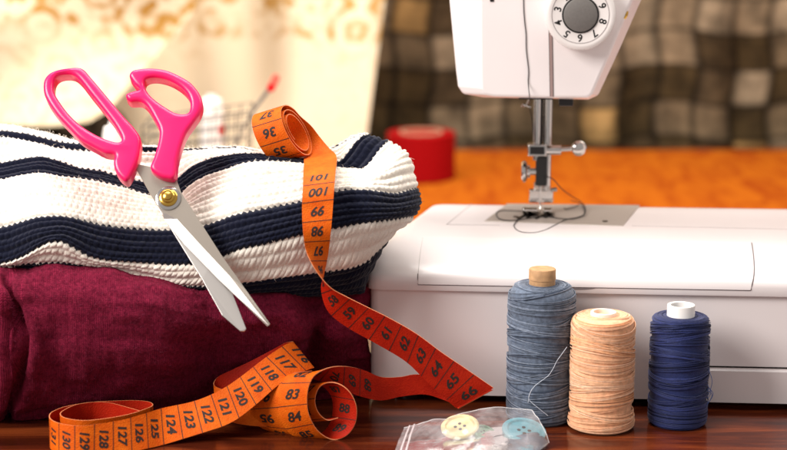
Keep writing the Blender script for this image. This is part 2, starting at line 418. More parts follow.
# --- needle plate
zp = 8.12
c = [mZ(484, 221, zp), mZ(623, 225.5, zp), mZ(640, 205, zp), mZ(507, 203.5, zp)]
mb = MB(); mb.add([ML(a, b, z) for z in (8.05, zp) for a, b in c], [(0,1,2,3)[::-1], (4,5,6,7), (0,1,5,4), (1,2,6,5), (2,3,7,6), (3,0,4,7)])
NP = mb.build('needle_plate', mat('plate_metal', 'b5aaa0', rough=.45, metal=.35, bump=.04, bscale=4000), SM, bevel=.03)
mb = MB()
for i in range(4):
    a = mZ(522+i*9, 216.5-(i % 2)*1.0, zp+.03); mb.box(ML(a[0], a[1], zp+.02), (.16, 1.3, .08), Matrix.Rotation(-TH-.35, 3, 'Z'))
a = mZ(541, 213, zp); mb.box(ML(a[0], a[1]-.9, zp+.02), (1.5, .16, .05), Matrix.Rotation(-TH, 3, 'Z'))
mb.build('feed_dog', darkmetal, SM)
for (u, v) in ((516, 217), (605, 221.5)):
    a = mZ(u, v, zp); mb = MB(); mb.lathe([(.16,0),(.16,.03),(.02,.035)], ML(a[0], a[1], zp), n=16); mb.build('plate_screw', darkmetal, SM)

# --- head, arm, pillar
YH = 6.6; YC = YH+.9
FG = [((482,-260),(441,-260)), ((482,0),(449.5,0)), ((482.5,70),(456,70)), ((483,89),(458,86.5)), ((486,94.5),(462.5,93.5)), ((496,96.3),(484,97.3)), ((552,97.3),(551,98.6)), ((588,97.5),(588,99.4)), ((592,94),(598,95.2)), ((611,50),(619,50)), ((632,0),(641,0)), ((641,-14),(650,-14)), ((656,-25),(663,-27)), ((690,-34),(694,-37)), ((960,-40),(960,-43)), ((960,-260),(960,-262))]
sec = []
for (f, g) in FG: pass
Ff = [mY(*f, YH) for f, g in FG]; Gg = [mY(*g, YC) for f, g in FG]
def inset(a, b, k): return (b[0]+(a[0]-b[0])*k, b[1]+(a[1]-b[1])*k)
rows = [(YH, [inset(f, (f[0], f[1]), 0) for f in Ff])]
mid = [((f[0]*.55+g[0]*.45), (f[1]*.55+g[1]*.45)) for f, g in zip(Ff, Gg)]
rows += [(YC, Gg), (YH+8.2, Gg), (YH+8.8, [(g[0]*.97+.03*10, g[1]*.985+.015*22) for g in Gg])]
mb = MB(); loft(mb, [[ML(x, y, z) for x, z in pts] for y, pts in rows])
HD = mb.build('machine_head', white, SM, smooth=16, bevel=.12, seg=3)
mb = MB(); mb.box(ML(31, YH+4.2, 18.5), (9, 9.4, 21), Matrix.Rotation(-TH, 3, 'Z')); mb.build('pillar', white, SM, bevel=.8, seg=4)
# thread slot on the face
x1, z1 = mY(551.5, 97, YH); x0, z0 = mY(548, -100, YH)
mb = MB()
for w, h, dx, dy in ((.17, .006, 0, .0),):
    mb.add([ML(x1-.09, YH-.012, z1+.02), ML(x1+.09, YH-.012, z1+.02), ML(x0+.09, YH-.012, z0), ML(x0-.09, YH-.012, z0)], [(0,1,2,3)])
mb.build('thread_slot', mat('slot_shadow', '9d8580', rough=.8), SM, smooth=0)
mb = MB()
mb.tube([ML(x1+.1, YH-.01, z1+.02), ML(x0+.1, YH-.01, z0)], .022, 6); mb.tube([ML(x1-.08, YH-.01, z1+.02), ML(x0-.08, YH-.01, z0)], .014, 6)
mb.build('slot_edge', mat('slot_line', '4a3d3c', rough=.8), SM)
x, z = mY(492, 0, YH); mb = MB(); mb.box(ML(x, YH, z+.02), (.22, .1, .22), Matrix.Rotation(-TH, 3, 'Z')); mb.build('face_mark', dark, SM, bevel=.04)
# underside plate (dark line) and black button
x0, z0 = mY(519, 98, YH+.6); x1, _ = mY(553, 98, YH+.6)
mb = MB(); mb.box(ML((x0+x1)/2, YH+3, z0-.02), (x1-x0, 4.6, .12), Matrix.Rotation(-TH, 3, 'Z')); mb.build('underside_plate', darkmetal, SM)
x, z = mY(566, 101.5, YH+1.4); mb = MB(); mb.box(ML(x, YH+1.4, z), (.78, .8, .42), Matrix.Rotation(-TH, 3, 'Z')); mb.build('sensor_button', dark, SM, bevel=.06)
# --- dial
DX, DZ = mY(580, 13, YH); UP = Vector((0,0,1)); AX = -EY
dial = MB()
rim = lambda r, z, k: r*(1-.022*(k % 2)) if .28 < z < .88 and r > 1.7 else r
dial.lathe([(1.86,0),(1.88,.28),(1.9,.3),(1.9,.85),(1.86,.9),(1.76,.96),(1.62,.97),(1.56,.95),(1.0,.95)], ML(DX, YH, DZ), AX, n=144, rmod=rim)
DI = dial.build('stitch_dial', whitem, SM, smooth=30)
mb = MB(); mb.lathe([(.985,.93),(.985,.985),(.9,1.0)], ML(DX, YH, DZ), AX, n=64); mb.build('dial_ring', dark, DI)
mb = MB(); mb.lathe([(.9,.95),(.9,1.03),(.84,1.06),(.1,1.06)], ML(DX, YH, DZ), AX, n=64); mb.build('dial_cap', grey, DI)
mb = MB(); mb.tube([ML(DX+1.52*math.cos(a), YH-.955, DZ+1.52*math.sin(a)) for a in np.linspace(0, 2*math.pi, 97)[:-1]], .016, 5, closed=True); mb.build('dial_groove', lineM, DI)
mb = MB(); cu0, cv0 = 579, 12.5
for dg, (uu, vv) in zip('3456789', ((556.5,7),(556.5,21),(565.5,32.2),(579,35.8),(593,31),(599.8,18.5),(599.3,4))):
    ang = math.atan2(-(vv-cv0), uu-cu0); vs, fs = text_mesh(dg, .56, 0, .012)
    up = Vector((math.cos(ang), math.sin(ang))); rt = Vector((up.y, -up.x)); c = up*1.245
    mb.add([ML(DX+(c+rt*a+up*b).x, YH-.957, DZ+(c+rt*a+up*b).y) for a, b in vs], fs)
for dg, ang in zip('012', (R(58), R(94), R(130))):
    vs, fs = text_mesh(dg, .56, 0, .012); up = Vector((math.cos(ang), math.sin(ang))); rt = Vector((up.y, -up.x)); c = up*1.245
    mb.add([ML(DX+(c+rt*a+up*b).x, YH-.957, DZ+(c+rt*a+up*b).y) for a, b in vs], fs)
mb.build('dial_numbers', dark, DI, smooth=0)
x, z = mY(619, 12, YH+.2); mb = MB(); mb.lathe([(.5,0),(.5,.25),(.42,.32),(.1,.34)], ML(x, YH+.35, z), AX, n=32); mb.build('tension_screw', gold, SM)

# --- needle bar and presser foot (at the depth of the needle)
YN = 10.6
def mq(u, v, Y=YN): x, z = mY(u, v, Y); return ML(x, Y, z)
K = 100/FPX
def bar(name, u, v0, v1, r, m, Y=YN, n=20):
    mb = MB(); a = mq(u, v0, Y); b = mq(u, v1, Y); mb.tube([a, Vector((a.x, a.y, b.z))], r, n); return mb.build(name, m, SM)
bar('needle_bar', 537.5, 92, 160, .2, chrome)
bar('presser_bar', 548, 92, 196, .26, chrome, YN+.4)
bar('bar_guide', 541.5, 92, 148, .12, darkmetal, YN+.25)
def blk(mb, u0, v0, u1, v1, Y, dy, mi=0):
    a = mY(u0, v0, Y); b = mY(u1, v1, Y); mb.box(ML((a[0]+b[0])/2, Y+dy/2-.0, (a[1]+b[1])/2), (abs(b[0]-a[0]), dy, abs(b[1]-a[1])), Matrix.Rotation(-TH, 3, 'Z'), mi)
mb = MB(); blk(mb, 528, 144.5, 546.5, 156.5, YN-.35, .9); NC = mb.build('needle_clamp', chrome, SM, bevel=.05)
mb = MB(); blk(mb, 530, 146.6, 544.5, 154.5, YN-.375, .05); mb.build('clamp_face', dark, NC, bevel=.02)
mb = MB(); e = EX
mb.tube([mq(546, 150), mq(561, 150)], .28, 20); mb.tube([mq(560.5, 149.6), mq(573, 148.8)], .13, 14)
mb.build('clamp_screw', chrome, SM)
mb = MB(); c = mq(579, 148.3); pr = [(.02,-.3)]+[(.46*math.cos(a), .3*math.sin(a)) for a in np.linspace(-1.4, 1.4, 11)]+[(.02,.3)]
mb.lathe(pr, c, (EX*.35-EY).normalized(), n=28); mb.build('clamp_knob', chrome, SM)
mb = MB(); blk(mb, 535.8, 156.5, 547, 186, YN-.2, .5); mb.build('needle_holder', dark, SM, bevel=.05)
mb = MB(); mb.tube([mq(536, 171.5), mq(529, 171.5)], .2, 16); mb.tube([mq(530, 171.5), mq(527.2, 171.5)], .36, 20); mb.tube([mq(527, 171.5), mq(525.5, 171.5), mq(523, 171.5), mq(521.5, 171.5)], [.5,.62,.62,.5], 26); mb.build('thumb_screw', chrome, SM)
mb = MB(); a = mq(540.5, 186, YN-.1); mb.tube([a, a-Vector((0,0,.9)), a-Vector((0,0,1.42))], [.06,.055,.02], 10); mb.build('needle', chrome, SM)
mb = MB()   # presser foot: shank, body and two toes that curl up at the front
blk(mb, 534, 183, 550, 192, YN+.25, .4); blk(mb, 529.5, 190.5, 553, 199.5, YN+.1, .55)
for (u0, u1) in ((522.5, 537.5), (543.5, 552)):
    a = mY(u0, 206, YN); b = mY(u1, 206, YN); xs_, xe_ = a[0], b[0]; secs = []
    for (Yt, zt) in ((YN-1.0, .36), (YN-.75, .16), (YN-.4, .08), (YN+.9, .08)):
        secs.append([ML(xs_, Yt, zp+zt), ML(xe_, Yt, zp+zt), ML(xe_, Yt, zp+zt+.12), ML(xs_, Yt, zp+zt+.12)])
    loft(mb, secs)
blk(mb, 529, 199, 553, 203, YN+.3, .5)
mb.build('presser_foot', chrome, SM, bevel=.03)
mb = MB(); mb.tube([mq(551, 190), mq(557, 189.3)], .12, 10); mb.build('foot_lever', chrome, SM)
mb = MB(); mb.tube([mq(*p) for p in ((529,99),(527,104),(524,106.5),(521.5,106),(523,104),(528,106),(531,106.8))], .05, 6); mb.build('thread_guide', chrome, SM)
# threads: one down the face to the needle, then lying in loops on the plate
fc = [(523.5,-60),(523.5,0),(524.5,20),(526,34),(526.3,50),(528.5,70),(528.2,82),(529.5,97)]
pts = [ML(*(lambda q: (q[0], YH-.03, q[1]))(mY(u, v, YH))) for u, v in fc]
pts += [mq(*p) for p in ((529.5,106),(532,118),(533.5,135),(534.5,150),(537,165),(539,180),(540,196),(540.5,204))]
mb = MB(); mb.tube(catmull(pts, 8), .026, 5)
TT = mb.build('upper_thread', blackthread, SM)
mb = MB()
lp = [PZ(540,213,zp+.04), PZ(527,215,zp+.04), PZ(519,219,zp+.05), PZ(514,226,8.1), PZ(520,231.5,8.09), PZ(533,232.8,8.08), PZ(545,230,8.09), PZ(556,224.5,8.1), PZ(566,219.5,zp+.05), PZ(577,217.5,zp+.08), PZ(584.5,214,zp+.1), PZ(585,207,zp+.15), PZ(580,201,zp+.25), PZ(572,196.5,zp+.6)]
lp += [mq(562,189,YN-.2), mq(555,181,YN-.2), mq(549,177,YN-.2), mq(543,177,YN-.3)]
mb.tube(catmull(lp, 8), .028, 5)
lp = [PZ(538,212,zp+.04), PZ(520,211,zp+.04), PZ(503,210.5,zp+.04), PZ(496.5,213,zp+.04), PZ(499,218.5,zp+.04), PZ(510,220.5,zp+.04), PZ(524,219,zp+.06), PZ(545,216.5,zp+.05), PZ(560,218.5,zp+.05), PZ(574,218.6,zp+.06), PZ(584,214.5,zp+.05), PZ(583,206,zp+.05), PZ(577,202,zp+.3), PZ(571,200.5,zp+.1)]
mb.tube(catmull(lp, 8), .028, 5)
lp = [PZ(579,205,zp+.05), PZ(573,207.5,zp+.04), PZ(566,209,zp+.04), PZ(564,208,zp+.04)]
mb.tube(catmull(lp, 8), .024, 5)
tag(mb.build('loose_thread', blackthread, None), 'loose black thread lying in loops on the needle plate', 'thread')

# ================================================================== KNITWEAR
def pchip(x, Y, xq):
    """monotone cubic through rows Y (k, ...) at x (k,), queried at xq"""
    x = np.asarray(x, float); h = np.diff(x); sh = (-1,)+(1,)*(Y.ndim-1)
    d = np.diff(Y, axis=0)/h.reshape(sh); m = np.zeros_like(Y)
    a, b = d[:-1], d[1:]; w1 = (2*h[1:]+h[:-1]).reshape(sh); w2 = (h[1:]+2*h[:-1]).reshape(sh)
    with np.errstate(all='ignore'): hm = (w1+w2)/(w1/a+w2/b)
    m[1:-1] = np.where(a*b > 0, hm, 0); m[0] = d[0]; m[-1] = d[-1]
    i = np.clip(np.searchsorted(x, xq, 'right')-1, 0, len(x)-2); t = ((xq-x[i])/h[i]).reshape(sh); H = h[i].reshape(sh)
    return (1+2*t)*(1-t)**2*Y[i]+t*(1-t)**2*H*m[i]+t*t*(3-2*t)*Y[i+1]+t*t*(t-1)*H*m[i+1]
def smooth_interp(u, pts):
    pts = np.array(pts, float); return pchip(pts[:,0], pts[:,1], np.clip(u, pts[0,0], pts[-1,0]))
NC_ = 900
cpar = np.linspace(0, 1, NC_)
def surf_curves(curves, u0):
    out = []
    for (pts, yb, ye, uend) in curves:
        u = u0+(uend-u0)*cpar; v = smooth_interp(u, pts)
        yy = smooth_interp(u, yb) if hasattr(yb, '__len__') else np.full(NC_, float(yb))
        k = np.clip((cpar-.80)/.20, 0, 1); yy = yy+(ye-yy)*(1-np.sqrt(1-.999*k*k))
        cx = (u-393.5)/FPX; cy = -(v-225)/FPX; dx, dy, dz = cx, CP+cy*SP, -SP+cy*CP
        t = yy/dy; out.append(np.stack([dx*t, yy, HC+dz*t], -1))
    return out
def hump(y, a=.5):   # folds come forward at the humps and sink in the valley under the scissors
    return [(-200,y),(0,y-.1*a),(50,y-a),(105,y),(155,y+.9*a),(200,y+.1),(245,y-a),(300,y-.2*a),(342,y+.7*a),(380,y-.3*a),(430,y)]
S_  = [(-200,128),(0,126),(40,133),(80,143),(115,147),(150,147),(190,150),(205,148.6),(235,147.6),(265,152),(300,153),(320,152),(335,147),(350,139),(360,135.5),(368,134.2)]
n1u = [(-200,133),(0,131),(20,133),(40,137),(60,142),(85,144.5),(120,146.5),(150,147.5),(190,150.2),(205,149.2),(235,148.2),(265,152.6),(300,153.6),(320,152.6),(335,147.6),(350,139.6),(360,136),(368,134.4)]
n1l = [(-200,139),(0,137),(20,139.5),(40,144),(60,148.5),(85,151),(120,152),(150,152),(180,151.5),(195,150.6),(205,149.6),(235,148.6),(265,153),(300,154),(320,153),(335,148),(350,140),(360,136.3),(368,134.6)]
n2u = [(-200,168),(0,163),(20,159.5),(40,157),(60,162),(80,168.5),(100,171),(120,177),(140,181),(160,184),(172,181),(180,177),(190,168.5),(205,161),(225,156),(245,154.2),(265,155),(285,157.5),(300,159.5),(320,161.5),(338,162.5),(348,153),(358,140.5),(364,136),(369,134.8)]
n2l = [(-200,184),(0,180),(20,176),(40,173.5),(60,176.6),(80,179),(100,182.5),(120,187),(140,193),(160,198),(172,198),(180,195),(190,186),(205,177),(225,170),(245,163.5),(265,161.5),(285,162.5),(300,164),(320,166),(342,168.5),(361,170),(370,163),(380,150),(389,141)]
m2  = [(-200,208),(0,202),(40,196),(60,197),(100,204),(140,211),(165,213),(180,210),(205,200),(245,187),(280,183),(320,178),(350,178),(380,171),(398,161),(409,156)]
n3u = [(-200,230),(0,226.7),(20,221.6),(40,216.5),(60,215.5),(80,219),(100,224),(120,226.7),(140,228.5),(160,229.5),(180,229),(208,224),(220,219.5),(240,213),(260,209),(280,205),(300,201),(318,195),(336,191),(350,189),(365,189.2),(380,191),(395,193),(406,190.5),(417,187.5)]
m3  = [(-200,250),(0,246),(40,233),(60,230),(100,241),(140,246),(180,247),(220,239),(260,228),(300,218),(336,210),(360,208),(390,208),(410,205),(421,201)]
n3l = [(-200,268),(0,263.5),(20,258),(40,247),(50,242.5),(60,242),(75,249),(90,257),(110,261),(130,262.3),(150,263.6),(170,265),(190,265),(228,254.6),(240,249.6),(260,245.7),(280,240.7),(300,235.6),(335,229),(360,224),(380,221.6),(400,219),(415,216.5)]
w3l = [(-200,272),(0,266),(30,263),(60,262),(80,264),(100,267.5),(120,272),(140,278),(160,283),(180,285),(200,285.5),(230,283.5),(250,282),(270,279),(300,275),(330,271),(350,268),(365,262),(378,250),(390,238)]
n4l = [(-200,283),(0,279),(60,275),(100,280),(140,289),(180,297),(230,297),(280,296),(330,294),(350,293),(364,291)]
def st(y): return [(-200,y),(430,y)]
yS  = [(-200,93.3),(150,93.3),(185,93.6),(205,94.6),(335,94.6),(368,93.6)]
yn1u = [(-200,92.9),(150,93),(185,93.3),(205,93.9),(335,93.9),(368,93.3)]
yn1l = [(-200,92.4),(150,92.8),(185,93.0),(205,93.0),(335,93.0),(368,93.0)]
curves = [(S_,yS,93.6,368),(n1u,yn1u,93.4,368.3),(n1l,yn1l,93.2,368.6),(n2u,hump(91.4,.5),93.1,369),(n2l,hump(90.5,.5),92.9,389.5),(m2,hump(89.2,.5),92.4,409.5),(n3u,hump(88.1,.5),91.9,417.5),(m3,hump(87.55,.5),91.5,421),(n3l,hump(87.3,.5),91.2,415),(w3l,hump(87.7,.4),90.9,390),(n4l,hump(89.0,.3),90.8,364)]
U0 = -190
CV = surf_curves(curves, U0)
def off(c, dy, dz, dx=0): d = c.copy(); d[:,1] += dy; d[:,2] += dz; d[:,0] += dx*cpar**8; return d
CV[3][:, 1] = np.maximum(CV[3][:,1], 0)
back = [off(CV[0], 3.6, -6.2, -1.5), off(CV[0], 4.2, -3.6, -1.5), off(CV[0], 3.0, -1.3, -.8), off(CV[0], 1.3, -.25)]
under = [off(CV[-1], 1.6, -.25), off(CV[-1], 4.5, -.05)]
CV = back+CV+under
# stripe colour per gap: w=0 n=1
gapcol = [0,1,1,0]+[0,1,0,1,0,0,1,1,0,1]+[1,1]
CV = np.array(CV)                                   # (k, NC, 3)
seg = np.linalg.norm(np.diff(CV, axis=0), axis=2)   # (k-1, NC)
mid = np.median(seg[:, 100:-150], axis=1)
nrow = np.maximum(1, np.round(mid/.34)).astype(int); nrow[nrow < 1] = 1
SUB = 9
tq = []; rowq = []; acc = 0
for k, n in enumerate(nrow):
    tt = np.arange(n*SUB)/(n*SUB); tq += list(k+tt); rowq += list(acc+tt*n); acc += n
tq.append(len(nrow)); rowq.append(acc); tq = np.array(tq); rowq = np.array(rowq)
P = pchip(np.arange(len(CV)), CV, tq)               # (T, NC, 3)
# closing columns round the right end
ends = []
for dx, dy, dz in ((.10,.35,0),(.12,.9,0),(-.2,1.6,0),(-1.0,2.4,0)):
    e = P[:, -1, :].copy(); c_ = e.mean(0); e[:,0] += dx; e[:,1] += dy; e[:,2] += (c_[2]-e[:,2])*(.02+.09*dy*.6); ends.append(e)
P = np.concatenate([P, np.stack(ends, 1)], 1)
def normals(P):
    du = np.gradient(P, axis=1); dt = np.gradient(P, axis=0); n = np.cross(dt, du); return n/np.maximum(1e-9, np.linalg.norm(n, axis=2, keepdims=True))
# soften kinks of the base surface a little
for _ in range(6):
    Q = P.copy(); Q[1:-1] = (P[:-2]+2*P[1:-1]+P[2:])/4; P = Q
    Q = P.copy(); Q[:,1:-1] = (P[:,:-2]+2*P[:,1:-1]+P[:,2:])/4; P = Q
NRM = normals(P); 
if NRM[P.shape[0]//2, 300, 1] > 0: NRM = -NRM
du = np.linalg.norm(np.diff(P[np.argmin(abs(tq-10))], axis=0), axis=1); colc = np.concatenate([[0], np.cumsum(du)])/.31
row = rowq[:,None]+.10*np.sin(colc*.21)[None]; colm = colc[None]+.12*np.sin(rowq*1.7)[:,None]+.2*np.sin(rowq*.31)[:,None]
rng = np.random.RandomState(3); jit = rng.rand(400, 400)
ri = np.floor(row).astype(int); fr_ = row-ri
cc = colm+.5*(ri % 2); ci = np.floor(cc).astype(int); fc_ = cc-ci
jr = jit[ri % 400, ci % 400]
bul = np.sin(np.pi*np.clip(fr_,0,1))**.55
lob = np.sqrt(np.clip(1-((fc_-.5+.18*(fr_-.5))/.56)**2, 0, 1))
ribv = (.5+.5*np.cos(np.pi*row))**2                       # deeper gutter every second row
H = .095*bul*(.2+.8*lob)*(.7+.6*jr) - .06*ribv
P2 = P+NRM*H[...,None]
# stripe colour with a toothed border that follows the stitches
arc = np.concatenate([np.zeros((1,P.shape[1])), np.cumsum(np.linalg.norm(np.diff(P, axis=0), axis=2), 0)], 0)
tooth = .065*(1-2*np.abs((colm % 1)-.5)*2)
gi = np.zeros(P.shape[:2]); bidx = [np.argmin(abs(tq-k)) for k in range(len(CV))]
arcS = arc+tooth
for k in range(len(nrow)):
    lo = arc[bidx[k]]; hi = arc[bidx[k+1]] if k < len(nrow)-1 else np.full(arc.shape[1], 1e9)
    gi[(arcS >= lo[None]) & (arcS < hi[None])] = gapcol[k]
def knit_mat():
    m = mat('striped_knit', 'efe8dd', rough=.95, spec=.1, sheen=.15); nt = m.node_tree; b = nt.nodes['Principled BSDF']
    at = N(nt, 'ShaderNodeAttribute', attribute_name='stripe')
    mx = N(nt, 'ShaderNodeMix', data_type='RGBA'); mx.inputs[6].default_value = lin('e9e1d4')+(1,); mx.inputs[7].default_value = lin('0b0f22')+(1,)
    nt.links.new(at.outputs['Fac'], mx.inputs[0])
    tc = N(nt, 'ShaderNodeTexCoord'); nz = N(nt, 'ShaderNodeTexNoise', i_Scale=1500., i_Detail=3.); nt.links.new(tc.outputs['Object'], nz.inputs['Vector'])
    mr = N(nt, 'ShaderNodeMapRange', i_To_Min=.75, i_To_Max=1.2); nt.links.new(nz.outputs['Fac'], mr.inputs['Value'])
    hv = N(nt, 'ShaderNodeHueSaturation'); nt.links.new(mx.outputs[2], hv.inputs['Color']); nt.links.new(mr.outputs[0], hv.inputs['Value']); nt.links.new(hv.outputs[0], b.inputs['Base Color'])
    bp = N(nt, 'ShaderNodeBump', i_Strength=.6); bp.inputs['Distance'].default_value = .0004; nt.links.new(nz.outputs['Fac'], bp.inputs['Height']); nt.links.new(bp.outputs[0], b.inputs['Normal'])
    return m
sw = big_grid('striped_sweater', P2, knit_mat(), {'stripe': gi})
tag(sw, 'folded chunky knit sweater with navy and cream stripes lying on the maroon knit', 'sweater')
def fuzz(parent, P, NRM, m, n, mask=None, length=.22, seed=1, r=.0065, i0=0, i1=None, c0=0):
    rg = np.random.RandomState(seed); mb = MB(); T_, C_ = P.shape[:2]; i1 = i1 or T_
    k = 0
    while k < n:
        i = rg.randint(i0, i1); j = rg.randint(c0, C_-1)
        if mask is not None and not mask[i, j]: k += .2; continue
        p = Vector(P[i, j]); nn = Vector(NRM[i, j]); t = Vector(rg.normal(size=3)); t = (t-nn*t.dot(nn)); t = t.normalized() if t.length > 1e-6 else nn.orthogonal()
        L = length*rg.uniform(.4, 1.3); h = L*rg.uniform(.2, .9)
        a = p; b = p+nn*h*.8+t*L*.35; c = p+nn*h*rg.uniform(.5, 1.2)+t*L*.8+Vector(rg.normal(size=3))*L*.2
        mb.tube([a-nn*.03, b, c], [r, r, r*.5], 3, cap=False); k += 1
    o = mb.build('wool_fuzz', m, parent, smooth=0); o['kind'] = 'stuff'; return o
N2_ = normals(P)
if N2_[P.shape[0]//2, 300, 1] > 0: N2_ = -N2_
fuzz(sw, P2, N2_, mat('cream_fibre', 'eee3d2', rough=.9), 5000, gi < .5, .20, 2, c0=250)
fuzz(sw, P2, N2_, mat('navy_fibre', '141a33', rough=.9), 2500, gi > .5, .20, 4, c0=250)
# fine fuzz along the wool is part of the knit's bump; maroon fabric below
mt_ = [(-200,262),(0,258),(60,254),(100,256),(150,266),(200,276),(260,278),(330,278),(372,280)]
ma_ = [(-200,276),(0,272),(60,268),(100,271),(150,282),(200,292),(245,294),(280,296),(310,304),(330,306),(350,300),(371,297)]
mbc = [(-200,306),(0,304),(60,300),(120,303),(200,316),(280,322),(320,330),(345,326),(369,320)]
mc_ = [(-200,348),(0,346),(100,343),(200,346),(280,346),(330,348),(368,346)]
md_ = [(-200,388),(0,387),(100,384),(200,378),(280,371),(330,369),(367,365)]
me_ = [(-200,411),(0,410),(50,409),(100,408),(200,400),(280,392),(330,388),(366,382)]
mf_ = [(-200,421),(0,420),(30,420),(55,419.5),(100,418.5),(150,417),(200,410),(280,404),(330,401),(366,398)]
def yb(y, k=0.): return [(-200,y),(0,y),(12,y+.5*k),(30,y-.1*k),(100,y-.3*k),(200,y+.1),(255,y+.5),(290,y+.9),(315,y+2.1+.4*k),(335,y+2.2),(370,y+3.2)]
def yr(a, b, k, c=None): return [(-200,c or a),(0,c or a),(12,(c or a)+.5*k),(30,c or a),(52,a),(100,a),(160,a+.2*(b-a)),(215,b),(290,b+.5),(315,b+1.7),(335,b+1.8),(370,b+2.6)]
mcur = [(mt_,yb(89.8),92.2,372),(ma_,yr(86.9,87.5,.4),92.2,371),(mbc,yr(85.4,86.7,.8),92.2,371),(mc_,yr(85.3,87.9,.9),92.2,371),(md_,yr(86.6,88.9,.7),92.2,371),(me_,yr(87.9,89.8,.4),92.2,370.5),(mf_,yr(88.6,90.2,.2),92.2,370)]
MV = surf_curves(mcur, -190)
MV = [off(MV[0], 9.5, -5), off(MV[0], 8, -1.2), off(MV[0], 4.5, .1)]+MV+[off(MV[-1], 1.2, -.3), off(MV[-1], 4, -.3)]
MV = np.array(MV); MV[..., 2] = np.maximum(MV[..., 2], .03)
tqm = np.linspace(0, len(MV)-1, 620); PM = pchip(np.arange(len(MV)), MV, tqm)
for _ in range(10):
    Q = PM.copy(); Q[1:-1] = (PM[:-2]+2*PM[1:-1]+PM[2:])/4; PM = Q
    Q = PM.copy(); Q[:,1:-1] = (PM[:,:-2]+2*PM[:,1:-1]+PM[:,2:])/4; PM = Q
NM = normals(PM)
if NM[350, 300, 1] > 0: NM = -NM
# soft wrinkles and one sharp fold at the left
from mathutils import noise as mn
cols_u = np.linspace(0, 1, PM.shape[1]); 
wr = np.zeros(PM.shape[:2]); 
low = np.array([[mn.noise(Vector((i*.33, j*.5, 3.)))*.30+mn.noise(Vector((i*.9+j*.3, j*.8, 7.)))*.06 for i in range(60)] for j in range(40)])
jj = np.linspace(0, 39-.001, PM.shape[0]); ii = np.linspace(0, 59-.001, PM.shape[1])
j0 = jj.astype(int); i0 = ii.astype(int); fj = (jj-j0)[:,None]; fi = (ii-i0)[None]
fj = fj*fj*(3-2*fj); fi = fi*fi*(3-2*fi); j1 = np.minimum(j0+1,39); i1 = np.minimum(i0+1,59)
wr = low[j0][:,i0]*(1-fj)*(1-fi)+low[j1][:,i0]*fj*(1-fi)+low[j0][:,i1]*(1-fj)*fi+low[j1][:,i1]*fj*fi
Uc = -190+cols_u*(368+190)
tn = np.linspace(0, len(MV)-1, PM.shape[0])[:,None]
foldx = 4+20*np.clip((tn-4.2)/1.6, 0, 1)**1.2-16*np.clip((tn-6.2)/1.6, 0, 1)
fd = Uc[None]-foldx; fold = -.6*np.exp(-(fd/4.2)**2)+.30*np.exp(-((fd-11)/9)**2)+.45*np.exp(-((fd+12)/10)**2)
fold *= np.clip((tn-4.0)/.7, 0, 1)
fd2 = Uc[None]-(318-6*(tn-5)); fold2 = -.6*np.exp(-(fd2/6)**2)+.3*np.exp(-((fd2+22)/15)**2)+.25*np.exp(-((fd2-20)/12)**2)
fold2 *= np.clip((tn-4.2)/.8, 0, 1)
PM = PM+NM*(wr+fold+fold2)[...,None]; PM[...,2] = np.maximum(PM[...,2], .03)
NM = normals(PM); 
if NM[350, 300, 1] > 0: NM = -NM
arcm = np.concatenate([[0], np.cumsum(np.linalg.norm(np.diff(PM[:,400], axis=0), axis=1))]); duc = np.concatenate([[0], np.cumsum(np.linalg.norm(np.diff(PM[350], axis=0), axis=1))])
wr_ = rng.rand(300, 300)
